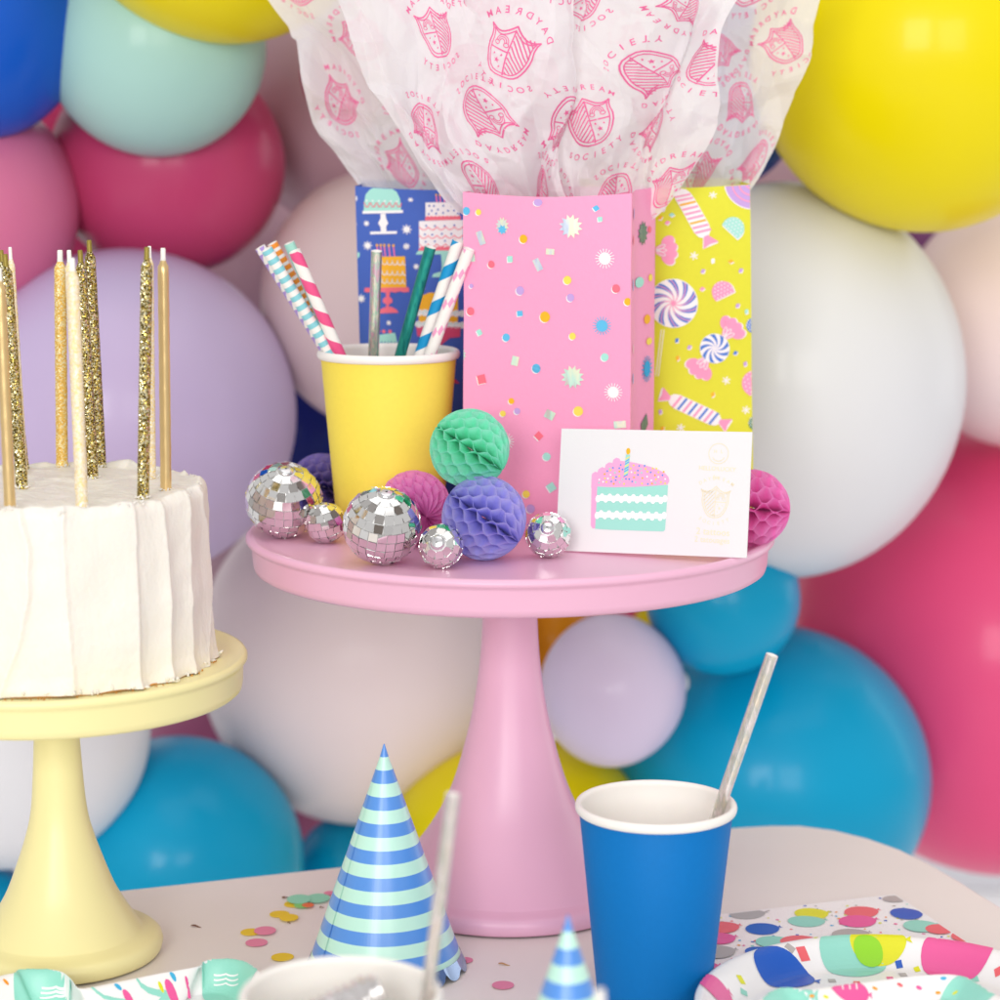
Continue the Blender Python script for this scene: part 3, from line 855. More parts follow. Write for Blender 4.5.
# ------------------------------------------------------------------ gift bags
def bag(name, cornerL, cornerR, d, h, inward, mats, prints, side_prints, label, cat, top_shift=(0, 0), bow=0):
    """cornerL/R: front bottom corners (x,y); d depth; mats[0] paper"""
    L = Vector((cornerL[0], cornerL[1], 0)); Rr = Vector((cornerR[0], cornerR[1], 0))
    W = (Rr - L).length; e = (Rr - L) / W; g = Vector((-e.y, e.x, 0)); nrm = -g
    C = (L + Rr) / 2 + g * d / 2
    def loc(p): return p - C
    def lean(p, z):
        s = z / h
        return p + Vector((top_shift[0] * s, top_shift[1] * s, 0))
    def F(x, z, off=0.):
        q = x / W
        b = bow * math.sin(PI * q) * (.3 + .7 * z / h) + .0008 * math.sin(z * 38 + x * 21) + .0009 * noise.noise(Vector((x * 22, z * 16, d * 99)))
        pinch = -d * .10 * (z / h) ** 2
        p = L + e * x + g * (-pinch * 0 ) - g * (b) + Vector((0, 0, z))
        if z > h * .95: p.z -= .0022 * math.sin(PI * q) * (z / h - .95) / .05
        p = lean(p, z) + nrm * off
        return loc(p)
    root = empty(name, (C.x, C.y, ZP), label, cat, 'party gift bags standing on the pink cake stand')
    mb = MB(); nx, nz = 14, 30
    def grid(fn, w_, m=0, flip=False):
        vs = [fn(w_ * i / nx, h * k / nz) for k in range(nz + 1) for i in range(nx + 1)]
        fs = []
        for k in range(nz):
            for i in range(nx):
                a = k * (nx + 1) + i; f = (a, a + 1, a + nx + 2, a + nx + 1); fs.append(f[::-1] if flip else f)
        mb.add(vs, fs, m, True)
    t = .0004
    grid(lambda x, z: F(x, z), W); grid(lambda x, z: F(x, z) + g * t, W, flip=True)
    # back panel
    grid(lambda x, z: loc(lean(L + e * x + g * d + Vector((0, 0, z + (.002 if z > h * .99 else 0))), z)), W, flip=True)
    # sides with an inward crease
    def side(sx, q, z, off=0.):
        # q 0..1 front to back
        f = F(W if sx > 0 else 0, z)
        inw = inward * (1 - abs(2 * q - 1))
        p = f + g * d * q - e * sx * inw
        if z > h * .95: p.z += .0018 * q * (z / h - .95) / .05
        nn = e * sx
        return p + nn * off
    for sx in (1, -1):
        vs = []; nq = 8
        for k in range(nz + 1):
            for i in range(nq + 1): vs.append(side(sx, i / nq, h * k / nz))
        fs = []
        for k in range(nz):
            for i in range(nq):
                a = k * (nq + 1) + i; f = (a, a + 1, a + nq + 2, a + nq + 1); fs.append(f if sx > 0 else f[::-1])
        mb.add(vs, fs, 1, False)
    b4 = [F(0, 0), F(W, 0), F(W, 0) + g * d, F(0, 0) + g * d]
    mb.add([p + Vector((0, 0, .0004)) for p in b4], [(3, 2, 1, 0)], 0, False)
    o = mb.build('front_panel', mats[:1] + mats[:1], root, sharp=30)
    o.name = 'paper_body'
    pm = MB()
    prints.emit(pm, lambda x, y, l: F(x, y, .00022 + .00009 * l), clip=(.0002, .0002, W - .0002, h - .0003), maxlen=.006)
    if side_prints: side_prints.emit(pm, lambda x, y, l: side(1, max(0, min(1, x)), y, .0003 + .00009 * l), clip=(0.001, .0002, .999, h - .003), maxlen=.2)
    pm.build('printed_pattern', mats[1:], root)
    return root, W, e, g

pc = lambda n, rgb, **k: mat('print ' + n, rgb, k.pop('rough', .6), **k)
CW, CY, CO, CB, CM, CLV, CCR = pc('white', (252, 250, 250)), pc('soft yellow', (250, 226, 90)), pc('orange', (252, 186, 20)), pc('sky', (92, 192, 236)), pc('mint', (168, 232, 218)), pc('lavender', (198, 164, 226)), pc('coral', (250, 112, 134))
HOL = iri('holo print', [(214, 200, 196), (200, 240, 224), (238, 244, 214), (210, 222, 240), (180, 194, 214)], 130, .3, .3)
FOILD = iri('dark holo print', [(96, 116, 110), (76, 112, 104), (116, 126, 120)], 200, .35, .4)
# pink bag ---------------------------------------------------------
yR, yL = 1.201, 1.227
aR, aL = at_y(632, 500, yR), at_y(463, 500, yL)
aL.x = at_y(463, 195, yL).x; aR.x = at_y(632, 198, yR).x
Wp = math.hypot(aR.x - aL.x, aR.y - aL.y)
Hp = at_y(463, 193, yL).z - ZP + .0006
pr = Print()
vb = 541.0
def PB(u, v): return ((u - 463) / 169 * Wp, (vb - v + (u - 520) * .045) / (vb - 195) * Hp)
kp = Wp / 169
def off_ell(u, v, ru, rv, m):
    x, y = PB(u, v); pr.ell(x - .8 * kp, y - .8 * kp, ru * kp, rv * kp, 0, 1); pr.ell(x, y, ru * kp, rv * kp, m, 2)
def off_quad(u, v, w_, h_, rot, m, foil=False):
    x, y = PB(u, v)
    if not foil: pr.rect(x - .8 * kp, y - .8 * kp, w_ * kp, h_ * kp, 0, 1, rot)
    pr.rect(x, y, w_ * kp, h_ * kp, m, 2, rot)
z7 = lambda x, y: (440 + .22 * x, 180 + .22 * y)
for x, y, r, m in [(122, 143, 17, 3), (180, 150, 13, 1), (390, 277, 18, 2), (238, 388, 16, 6), (458, 105, 20, 5), (372, 510, 19, 5), (590, 468, 18, 1), (604, 547, 17, 5), (808, 512, 18, 6), (142, 484, 10, 5),
                   (137, 600, 18, 6), (486, 632, 23, 2), (306, 722, 17, 3), (612, 722, 15, 1), (758, 820, 17, 4), (446, 865, 19, 3), (860, 572, 16, 2)]:
    off_ell(*z7(x, y), r * .22, r * .22 * 1.05, m)
for x, y, w_, h_, rt, m in [(718, 149, 24, 24, .6, 3), (736, 200, 20, 20, .1, 4), (327, 366, 24, 27, .05, 4), (370, 614, 26, 24, .1, 3), (180, 697, 22, 26, .5, 4), (192, 912, 38, 40, .25, 6)]:
    off_quad(*z7(x, y), w_ * .22, h_ * .22, rt, m)
for x, y, w_, h_, rt in [(190, 267, 30, 62, .35), (512, 338, 38, 26, -.05), (455, 395, 30, 55, .45), (348, 830, 32, 42, -.2), (150, 355, 20, 36, .1)]:
    x0, y0 = PB(*z7(x, y)); pr.rect(x0, y0, w_ * .22 * kp, h_ * .22 * kp, 7, 2, rt)
z8 = lambda x, y: (460 + .2 * x, 370 + .2 * y)
for x, y, r, m in [(265, 165, 15, 2), (222, 228, 15, 1), (295, 216, 16, 5), (603, 220, 24, 1), (446, 448, 20, 4), (342, 639, 19, 1), (365, 714, 22, 5), (392, 5, 20, 3), (1015, 30, 9, 3)]:
    off_ell(*z8(x, y), r * .2, r * .2, m)
off_quad(*z8(405, 343), 7, 7, .8, 6); off_quad(*z8(470, 604), 8, 8, .6, 4)
x0, y0 = PB(*z8(460, 237)); pr.rect(x0, y0, 9.5 * kp, 8.5 * kp, 7, 2, -.45)
x0, y0 = PB(622, 428); pr.rect(x0, y0, 12 * kp, 7 * kp, 7, 2, .1)
for x, y, r, sx in [(292, 215, 40, .8), (605, 228, 54, 1), (612, 908, 54, 1), (92, 798, 34, .8)]:
    x0, y0 = PB(*z7(x, y)); pr.star(x0, y0, r * .22 * kp, r * .22 * .66 * kp, 12, 7, 2, rot=.3, sx=sx)
x0, y0 = PB(*z7(292, 232)); pr.star(x0, y0, 5 * kp, 3 * kp, 7, 3, 3, rot=1)
for x, y, r, m in [(758, 376, 43, 0), (745, 678, 42, 3), (796, 980, 41, 0)]:
    x0, y0 = PB(*z7(x, y)); pr.burst(x0, y0, r * .22 * kp, 18, .4 * kp, m, 2)
x0, y0 = PB(507, 444); pr.burst(x0, y0, 9 * kp, 18, .42 * kp, 0, 2)
for v in range(560, 600, 20): pass
sp_ = Print()
for q, v, rx, rv, m in [(.25, 216, .06, .0042, 5), (.22, 242, .05, .0040, 6), (.22, 286, .05, .0045, 3), (.6, 286, .14, .0040, 4), (.88, 283, .06, .0028, 1), (.80, 325, .10, .0036, 2), (.85, 348, .09, .0028, 1), (.22, 380, .05, .004, 3), (.85, 234, .05, .0025, 6), (.24, 350, .04, .0035, 7)]:
    sp_.ell(q, (541 - v) / 346 * Hp, rx * .8, rv * .72, m, 2, n=16)
sp_.star(.68, (541 - 237) / 346 * Hp, .0068, .0045, 11, 8, 2, sx=18); sp_.rect(.78, (541 - 193) / 346 * Hp, .10, .008, 4, 2)
sp_.burst(.80, (541 - 376) / 346 * Hp, .0072, 16, .0004, 9, 2, sx=18)
sp_.poly([(.66, .058), (.80, .063), (.84, .057), (.70, .050)], 8, 2)
CBD = pc('deep sky', (0, 168, 224))
bag('gift_bag', (aL.x, aL.y), (aR.x, aR.y),   .056, Hp, .0045,
    [mat('pink bag paper', (254, 164, 203), .6, bump=.10, bscale=1500, var=.03, vscale=500), CW, CY, CO, CB, CM, CLV, CCR, HOL, FOILD, CBD], pr, sp_,
    'pink confetti patterned paper gift bag in front of the other two', 'gift bag', bow=.0026)

# lime candy bag -----------------------------------------------------
yY = 1.287
k0 = depth((0, yY, .3)) / FPX
L1, R1 = at_y(590, 400, yY), at_y(753.5, 516, yY)
Wy = R1.x - L1.x; Hy = at_y(700, 184, yY).z - ZP
ty = Print()
def YB(u, v): return (Wy - (750 + (v - 300) * .012 - u) * k0, Hy - (v - 184) * k0 * 1.008)
zy = lambda x, y: (600 + .17 * x, 170 + .17 * y)
zz = lambda x, y: (600 + .17 * x, 300 + .17 * y)
# colour slots: 0 white 1 pink 2 orange 3 blue 4 lavender 5 mint 6 deep pink 7 dark green
def wrapped(c0, c1, hw, stripes, pin):
    """a long wrapped sweet from c0 to c1 (px), half width hw"""
    (x0, y0), (x1, y1) = YB(*c0), YB(*c1); L = math.hypot(x1 - x0, y1 - y0); rt = math.atan2(y1 - y0, x1 - x0)
    P = Print(); w_ = hw * k0; o = .9 * k0
    P.poly([(0, -w_ * .35), (L * .06, -w_ * .8), (L * .16, -w_), (L * .84, -w_), (L * .94, -w_ * .8), (L, -w_ * .35), (L, w_ * .35), (L * .94, w_ * .8), (L * .84, w_), (L * .16, w_), (L * .06, w_ * .8), (0, w_ * .35)], 0, 2)
    n = stripes
    for i in range(n):
        a = L * (.10 + .82 * i / n); s = L * .82 / n
        m = pin[i % len(pin)]
        P.poly([(a, -w_ * .93), (a + s * .42, -w_ * .93), (a + s * .42 + w_ * .5, w_ * .93), (a + w_ * .5, w_ * .93)], m, 3)
    for sg, X0 in ((-1, 0), (1, L)):
        P.poly([(X0 - sg * 1 * k0, -w_ * .25), (X0 + sg * 9 * k0, -w_ * .95), (X0 + sg * 8 * k0, 0), (X0 + sg * 10 * k0, w_ * 1.0), (X0 - sg * 1 * k0, w_ * .25)][::1], 1, 3)
        P.poly([(X0 - sg * 1 * k0, -w_ * .25 - o), (X0 + sg * 9 * k0, -w_ * .95 - o), (X0 + sg * 11 * k0, w_ * 1.0 - o), (X0 - sg * 1 * k0, w_ * .25)][::1], 0, 1)
    ty.merge(P.xf(x0, y0, 1, rt))
wrapped(zy(455, 95), zy(618, 385), 8.5, 9, (1, 1, 2, 1))
wrapped(zz(398, 560), zz(700, 700), 7.5, 8, (1, 3))
def swirl(c, r, n, cross=None, slots=(0, 3, 1)):
    x, y = YB(*c); R = r * k0
    ty.ell(x, y, R, R, slots[0], 3, n=40)
    for i in range(n):
        a0 = 2 * PI * i / n; pts = []; inn = []
        for q in range(9):
            f = q / 8; a = a0 + f * .9
            pts.append((x + R * f * .97 * math.cos(a), y + R * f * .97 * math.sin(a))); inn.append((x + R * f * .97 * math.cos(a + PI / n * .95 * min(1, f * 1.6)), y + R * f * .97 * math.sin(a + PI / n * .95 * min(1, f * 1.6))))
        ty.poly(pts + inn[::-1][:-1], slots[1], 4)
        if cross: ty.stroke([((a_[0] + b_[0]) / 2, (a_[1] + b_[1]) / 2) for a_, b_ in zip(pts, inn)], .9 * k0, slots[2], 5)
    if cross: ty.ell(x, y, R * .1, R * .1, slots[2], 6)
def petals(c, rot, s=1.0):
    x, y = YB(*c); P = Print()
    for i in range(4):
        a = (-.62 + i * .413); P.ell(15 * k0 * math.cos(a), 15 * k0 * math.sin(a), 7.0 * k0, 5.2 * k0, 1, 2, rot=a)
    P.poly([(0, -3 * k0), (14 * k0, -11 * k0), (18 * k0, 0), (14 * k0, 11 * k0), (0, 3 * k0)], 1, 2)
    Q = Print(); Q.merge(P.xf(.8 * k0, -.9 * k0)); Q.t = [(t, 0, 1) for t, m, L in Q.t]
    for i in range(3):
        a = (i - 1) * .5; Q.stroke([(k0 * (6 + 5 * math.cos(q * PI / 6)) * math.cos(a) - k0 * 1.6 * math.sin(q * PI / 6) * math.sin(a), k0 * (6 + 5 * math.cos(q * PI / 6)) * math.sin(a) + k0 * 1.6 * math.sin(q * PI / 6) * math.cos(a)) for q in range(13)], .7 * k0, 0, 3)
    P.merge(Q); ty.merge(P.xf(x, y, s, rot))
petals(zy(322, 462), 0.0); petals(zz(722, 205), .85); petals(zz(620, 330), -2.2)
swirl(zy(425, 770), 24.5, 10, True); swirl(zz(668, 270), 15, 9)
x, y = YB(*zz(360, 160)); x2, y2 = YB(*zz(325, 430))
ty.stroke([(x - k0, y), (x2 - k0, y2)], .8 * k0, 0); ty.stroke([(x + k0 * 1.6, y), (x2 + k0 * 1.6, y2)], .8 * k0, 0)
x, y = YB(750, 182)
for r, m, L in ((27, 0, 1), (26, 4, 2), (20, 1, 3), (18.6, 4, 4), (13.5, 1, 5), (12, 4, 6), (7, 1, 7), (5.5, 4, 8)): ty.ell(x, y, r * k0, r * k0, m, L, n=36)
def gum(c, r, rot, m):
    x, y = YB(*c); P = Print()
    sh = [(r * k0 * math.cos(a * PI / 12), r * k0 * math.sin(a * PI / 12)) for a in range(13)] + [(-r * k0 * .95, -r * k0 * .45), (r * k0 * .95, -r * k0 * .45)]
    P.poly([(p[0] + k0, p[1] - k0) for p in sh], 0, 1); P.poly(sh, m, 2)
    for i in range(-3, 4):
        for j in range(0, 5):
            px, py = (i + .5 * (j % 2)) * r * .33, -r * .3 + j * r * .3
            if px * px + max(0, py) ** 2 < (r * 1.0) ** 2 * .92: P.ell(px * k0, py * k0, .7 * k0, .7 * k0, 0, 3, n=8)
    ty.merge(P.xf(x, y, 1, rot))
gum(zy(775, 335), 11, -.75, 5); gum(zy(715, 705), 11, .45, 1); gum(zz(905, 475), 13, .75, 1); gum(zz(900, 135), 8, 1.2, 3); gum(zz(915, 710), 8, 1.2, 7)
for f, x, y, m, rt in [(zy, 365, 225, 4, -.5), (zy, 350, 275, 2, -.5), (zy, 417, 258, 5, .1), (zy, 391, 303, 1, -.2), (zy, 655, 522, 0, -.9), (zy, 762, 527, 2, .2), (zy, 598, 583, 4, -.5), (zy, 820, 579, 4, -.6), (zy, 594, 686, 1, -.1),
                       (zy, 802, 783, 4, -.6), (zy, 854, 818, 5, -1.0), (zz, 445, 222, 3, -.8), (zz, 518, 262, 4, -.5), (zz, 450, 326, 2, -1.2), (zz, 790, 296, 3, -.4), (zz, 848, 360, 4, -1.0), (zz, 657, 540, 2, -1.0), (zz, 345, 640, 4, -1.0), (zz, 357, 740, 2, -.9), (zz, 895, 45, 4, 1.1)]:
    px, py = YB(*f(x, y)); q = [(-3 * k0, -.3 * k0), (-.2 * k0, -2.1 * k0), (3 * k0, .3 * k0), (.2 * k0, 2.1 * k0)]
    c_r, s_r = math.cos(-rt), math.sin(-rt); q = [(px + a * c_r - b * s_r, py + a * s_r + b * c_r) for a, b in q]
    ty.poly([(a + .6 * k0, b - 1.0 * k0) for a, b in q], 0, 1); ty.poly(q, m, 2)
for f, x, y in [(zy, 657, 140), (zy, 546, 495), (zz, 736, 458), (zz, 853, 632), (zz, 465, 736)]:
    px, py = YB(*f(x, y))
    for i in range(3): ty.rect(px, py, 8.5 * k0, 1.2 * k0, 0, 1 + i, rot=i * PI / 3 + .3)
bag('gift_bag', (L1.x, yY), (R1.x, yY), .045, Hy, .003,
    [mat('lime bag paper', (226, 228, 44), .6, bump=.10, bscale=1500, var=.03, vscale=500), CW, pc('candy pink', (252, 160, 198)), CO, pc('candy blue', (72, 130, 216)), CLV, CM, CCR, pc('fir', (40, 130, 100))], ty, None,
    'lime yellow gift bag printed with sweets, behind the right side of the pink bag', 'gift bag', top_shift=(-.0052, 0))

# blue cake bag --------------------------------------------------------
yB = 1.302
k1 = depth((0, yB, .3)) / FPX
L2, R2 = at_y(364.5, 516, yB), at_y(525, 516, yB)
Wb = R2.x - L2.x; Hb = at_y(410, 186, yB).z - ZP
bt_ = Print()
def BB(u, v): return ((u - 358 - (v - 187) * .033) * k1, Hb - (v - 187 + (u - 358) * .02) * k1)
zb = lambda x, y: BB(350 + .12 * x, 180 + .12 * y)
zc_ = lambda x, y: BB(240 + .26 * x, 220 + .26 * y)
def bp_(pts, m, L=1, f=zb): bt_.poly([f(*p) for p in pts], m, L)
def bst(pts, w_, m, L=2, f=zb): bt_.stroke([f(*p) for p in pts], w_ * k1, m, L)
# slots 0 white 1 mint 2 coral 3 orange 4 royal 5 crimson 6 pink
def wave(x0, x1, y0, y1, n, amp, w_, m, L=3, f=zb):
    bst([(x0 + (x1 - x0) * i / (n * 8), y0 + (y1 - y0) * i / (n * 8) + amp * abs(math.sin(PI * i / 8))) for i in range(n * 8 + 1)], w_, m, L, f)
bp_([(138, 262), (140, 200), (155, 120), (190, 75), (230, 52), (370, 52), (410, 80), (438, 150), (450, 255)], 1)
wave(140, 450, 232, 222, 5, -0, .1, 2)
bst([(140 + 310 * i / 60, 228 - 8 * i / 60 - 34 * abs(math.cos(PI * i / 10.2)) ** 3) for i in range(61)], 1.0, 2)
for i in range(6): x, y = zb(163 + 50 * i, 175); bt_.ell(x, y, 1.0 * k1, 1.0 * k1, 0, 4, n=10)
bp_([(128, 262), (465, 248), (463, 270), (130, 284)], 0, 2)
bp_([(278, 280), (318, 278), (325, 320), (342, 355), (325, 385), (328, 425), (282, 428), (278, 390), (258, 358), (278, 320)], 0, 1)
bp_([(192, 430), (415, 420), (413, 442), (194, 452)], 0, 2)
# white tiered cake
bp_([(648, 182), (922, 170), (932, 320), (650, 330)], 0); bst([(652, 318), (932, 305)], 2.6, 2, 2)
for i in range(9): x, y = zb(668 + 32 * i, 306 - i); bt_.ell(x, y, 2.2 * k1, 1.8 * k1, 2, 2, n=12)
bp_([(596, 335), (960, 318), (960, 570), (600, 575)], 0)
for yy in (380, 450, 520): wave(600, 960, yy + 4, yy - 8, 5, 24, .8, 2)
for i in range(9): x, y = zb(622 + 34 * i, 560 - 1.2 * i); bt_.ell(x, y, 2.3 * k1, 1.7 * k1, 2, 2, n=12)
bst([(598, 572), (935, 560)], 1.6, 2, 2)
for x, y in [(680, 208), (718, 208), (795, 205), (865, 205), (908, 200), (700, 247), (752, 238), (835, 245), (885, 242), (675, 275), (737, 270), (795, 263), (915, 266), (655, 372), (728, 372), (808, 370), (888, 364), (645, 443), (706, 443), (786, 436), (865, 434), (652, 503), (728, 498), (812, 493)]:
    x, y = zb(x, y); bt_.ell(x, y, .95 * k1, .95 * k1, 4, 4, n=10)
for x in (736, 766, 800, 832):
    bst([(x, 105), (x + 6, 176)], 1.3, 6, 1); a, b_ = zb(x, 97); bt_.ell(a, b_, 1.0 * k1, 1.3 * k1, 3, 3, n=10)
bp_([(568, 610), (595, 576), (960, 565), (960, 600)], 1, 1); bp_([(780, 600), (835, 598), (832, 700), (838, 770), (780, 772), (788, 700)], 1, 1); bp_([(705, 795), (720, 765), (770, 750), (870, 752), (880, 792)], 1, 1)
# orange cake (second crop)
bp_([(262, 635), (483, 627), (495, 885), (262, 892)], 3)
for yy in (690, 775, 845):
    bst([(270 + 215 * i / 80 + 9 * math.sin(2 * PI * i / 16), yy - 8 + 17 * math.cos(2 * PI * i / 16)) for i in range(81)], 1.0, 0, 3)
for x in (250, 280, 310, 348, 386):
    bst([(x, 552), (x + 10, 628)], 1.3, 6, 1); a, b_ = zb(x, 540); bt_.ell(a, b_, 1.2 * k1, 1.4 * k1, 3, 3, n=10)
bp_([(145, 925), (150, 895), (515, 882), (520, 918), (480, 926), (440, 918), (400, 930), (360, 922), (320, 932), (280, 924), (240, 935), (200, 926), (170, 934)], 2, 2)
bp_([(322, 920), (362, 918), (355, 965), (380, 985), (380, 1010), (350, 1030), (352, 1060), (326, 1062), (330, 1030), (300, 1010), (300, 985), (328, 965)], 2, 1)
bp_([(540, 357), (552, 340), (575, 330), (595, 330), (615, 340), (622, 352)], 2, 1, zc_)
# mint cake at the bottom left, orange cake right with crimson stand
bp_([(535, 475), (540, 440), (600, 430), (610, 430), (620, 475)], 1, 1, zc_); bp_([(520, 470), (640, 470), (640, 500), (520, 500)], 0, 1, zc_)
bst([(540 + 80 * i / 40 + 3 * math.sin(i), 468 + 4 * math.cos(i)) for i in range(41)], .8, 4, 2, zc_)
for x in (545, 566, 590): a, b_ = zc_(x, 425); bt_.ell(a, b_, 1.9 * k1, 1.9 * k1, 2, 3, n=10)
bp_([(702, 300), (710, 285), (740, 272), (850, 272), (850, 400), (700, 400)], 3, 1, zc_)
for i in range(8):
    for yy in (350, 395): a, b_ = zc_(700 + 24 * i, yy); bt_.ell(a, b_, 3.8 * k1, 3.4 * k1, 0, 2, n=14); bt_.stroke([(a + 2 * k1 * math.cos(q * PI / 5), b_ + 2 * k1 * math.sin(q * PI / 5)) for q in range(8)], .6 * k1, 1, 3)
bp_([(690, 402), (860, 402), (860, 440), (820, 445), (790, 470), (795, 560), (860, 620), (740, 620), (770, 560), (765, 470), (740, 445), (695, 440)], 5, 2, zc_)
for i, (u, v) in enumerate([(452, 430), (455, 470), (375, 400), (400, 470), (500, 470)]):
    x, y = BB(u, v); bt_.rect(x, y, 14 * k1, 8 * k1, (5, 0, 3, 1, 0)[i], 1, .1)
for x, y, r, n in [(65, 160, 26, 8), (525, 155, 24, 6), (162, 363, 24, 7), (495, 405, 42, 8), (172, 545, 38, 8), (496, 543, 26, 7), (120, 985, 36, 8), (575, 710, 24, 8), (625, 890, 24, 7), (75, 372, 10, 5)]:
    x, y = zb(x, y); bt_.burst(x, y, r * .12 * k1, n, .5 * k1, 0, 2)
for x, y, r in [(585, 392, 9), (650, 98, 12), (715, 255, 8)]: x, y = zc_(x, y); bt_.burst(x, y, r * .26 * k1, 8, .5 * k1, 0, 2)
bp_([(75, 605), (108, 603), (105, 640), (85, 655), (75, 650)], 1, 1)
bag('gift_bag', (L2.x, yB), (R2.x, yB), .045, Hb, .003,
    [mat('blue bag paper', (58, 98, 192), .6, bump=.10, bscale=1500, var=.03, vscale=500), CW, CM, CCR, CO, pc('royal', (52, 92, 190)), pc('crimson', (226, 72, 120)), pc('bubble', (250, 120, 180))], bt_, None,
    'royal blue gift bag printed with cakes, behind straws and the pink bag', 'gift bag', top_shift=(-.0035, 0))

# ------------------------------------------------------------------ tissue paper
mtis = bpy.data.materials.new('white tissue'); mtis.use_nodes = True; nt = mtis.node_tree; b = nt.nodes['Principled BSDF']
b.inputs['Base Color'].default_value = s2l((251, 250, 252)) + (1,); b.inputs['Roughness'].default_value = .7; b.inputs['Specular IOR Level'].default_value = .25
tc = nt.nodes.new('ShaderNodeTexCoord'); n1 = nt.nodes.new('ShaderNodeTexNoise'); n1.inputs['Scale'].default_value = 700; n1.inputs['Detail'].default_value = 5
nt.links.new(tc.outputs['Object'], n1.inputs['Vector']); bp = nt.nodes.new('ShaderNodeBump'); bp.inputs['Strength'].default_value = .12; bp.inputs['Distance'].default_value = .0006
nt.links.new(n1.outputs['Fac'], bp.inputs['Height']); nt.links.new(bp.outputs[0], b.inputs['Normal'])
t_ = nt.nodes.new('ShaderNodeBsdfTranslucent'); t_.inputs['Color'].default_value = s2l((252, 250, 252)) + (1,)
tr_ = nt.nodes.new('ShaderNodeBsdfTransparent'); tr_.inputs['Color'].default_value = (.99, .97, .98, 1)
m1 = nt.nodes.new('ShaderNodeMixShader'); m1.inputs[0].default_value = .38; m2 = nt.nodes.new('ShaderNodeMixShader'); m2.inputs[0].default_value = .20
nt.links.new(b.outputs[0], m1.inputs[1]); nt.links.new(t_.outputs[0], m1.inputs[2]); nt.links.new(m1.outputs[0], m2.inputs[1]); nt.links.new(tr_.outputs[0], m2.inputs[2])
nt.links.new(m2.outputs[0], nt.nodes['Material Output'].inputs[0])
MINK = mat('pink ink', (243, 122, 174), .65, transl=.3)
CREST = crest(0, .034)
def tri_(x): return abs((x % 2) - 1) * 2 - 1
def tissue(label, bl, br, tl, tr, yb, yt, seed, amp, W, H, flare=.62, crests=(), nx=190, nz=150, side=0, wob=1.0):
    """bl..tr photo points of the four corners; yb/yt world depth of lower and upper edge; W,H size of the flat sheet"""
    rnd = random.Random(seed)
    B0, B1, T0_, T1 = at_y(*bl, yb), at_y(*br, yb), at_y(*tl, yt), at_y(*tr, yt)
    folds = []
    for i in range(3): a = rnd.uniform(-.6, .6); folds.append((math.cos(a), math.sin(a), rnd.uniform(15, 27), rnd.uniform(0, 2), rnd.uniform(.5, 1)))
    def facet(x, y, cell, key):
        """crumpled sheet: flat triangles between random peaks, so every crease is sharp"""
        x, y = x / cell, y / cell
        i, j = math.floor(x), math.floor(y); u_, v_ = x - i, y - j
        def hv(a, b_): r = random.Random(a * 7919 + b_ * 104729 + key); return (r.uniform(-1, 1), r.uniform(-1, 1))
        key2 = (i * 31 + j * 17 + key) % 2
        h00, h10, h01, h11 = hv_(i, j, hv), hv_(i + 1, j, hv), hv_(i, j + 1, hv), hv_(i + 1, j + 1, hv)
        o_ = []
        for d in (0, 1):
            a, b_, c_1, d_ = h00[d], h10[d], h01[d], h11[d]
            if key2:
                o_.append(a + (b_ - a) * u_ + (d_ - b_) * v_ if u_ > v_ else a + (d_ - c_1) * u_ + (c_1 - a) * v_)
            else:
                o_.append(a + (b_ - a) * u_ + (c_1 - a) * v_ if u_ + v_ < 1 else d_ + (c_1 - d_) * (1 - u_) + (b_ - d_) * (1 - v_))
        return o_
    memo = {}
    def hv_(a, b_, f):
        k = (a, b_, f.__closure__[0].cell_contents)
        if k not in memo: memo[k] = f(a, b_)
        return memo[k]
    def S(x, y):
        s, t = x / W + .5, y / H
        s = max(-.02, min(1.02, s)); t = max(-.01, min(1.01, t))
        f = max(0, t) ** flare
        edgew = .005 * math.sin(t * 9 + seed) * wob * t
        l = B0.lerp(T0_, f); l.z = B0.z + (T0_.z - B0.z) * t
        r = B1.lerp(T1, f); r.z = B1.z + (T1.z - B1.z) * t
        l.x += edgew * .6; r.x += .004 * math.sin(t * 8 + seed * 2) * t * wob
        p = l.lerp(r, s)
        D = 0; dx = 0; roll = 0; q = Vector((x * 9 + seed * 7, y * 9, seed))
        wx = x + .035 * noise.noise(q); wy = y + .035 * noise.noise(q + Vector((9, 4, 2)))
        for cx, sy, k, ph, a in folds:
            D += a * tri_((wx * cx + wy * sy) * k + ph); roll += a * tri_((wx * cx + wy * sy) * k + ph + .5)
        # pleats gathered towards the mouth of the bag
        D += 1.1 * (1 - t) ** 1.5 * tri_(s * 7 + seed * .3 + .3 * math.sin(t * 5))
        ca, sa = math.cos(seed), math.sin(seed)
        w2x, w2y = x + .009 * noise.noise(Vector((x * 34, y * 34, seed))), y + .009 * noise.noise(Vector((x * 34, y * 34, seed + 5)))
        rx_, ry_ = w2x * ca - w2y * sa, (w2x * sa + w2y * ca) * .72
        f1 = facet(rx_, ry_, .030, seed * 13); f2 = facet(rx_ + .011, ry_ + .007, .0125, seed * 29 + 3); f3 = facet(ry_ + .3, rx_, .0055, seed * 31 + 9)
        lo_ = .5 + 1.0 * max(0, 1 - t * 1.8)
        D += .95 * f1[0] + (.46 * f2[0] + .15 * f3[0]) * lo_; dx = .9 * f1[1] + .35 * f2[1] * lo_
        am = amp * (.30 + .70 * min(1, t * 2.4))
        p.y += D * am; p.x += .55 * am * dx + roll * am * .55; p.z += .45 * am * dx * min(1, t * 4)
        if t > .02: p.z += .006 * noise.noise(q * 1.7) * t
        return p
    o = (B0 + B1) / 2
    m = MB()
    G = [[S((i / nx - .5) * W, k / nz * H) - o for i in range(nx + 1)] for k in range(nz + 1)]
    vs = [p for row in G for p in row]
    fs = []
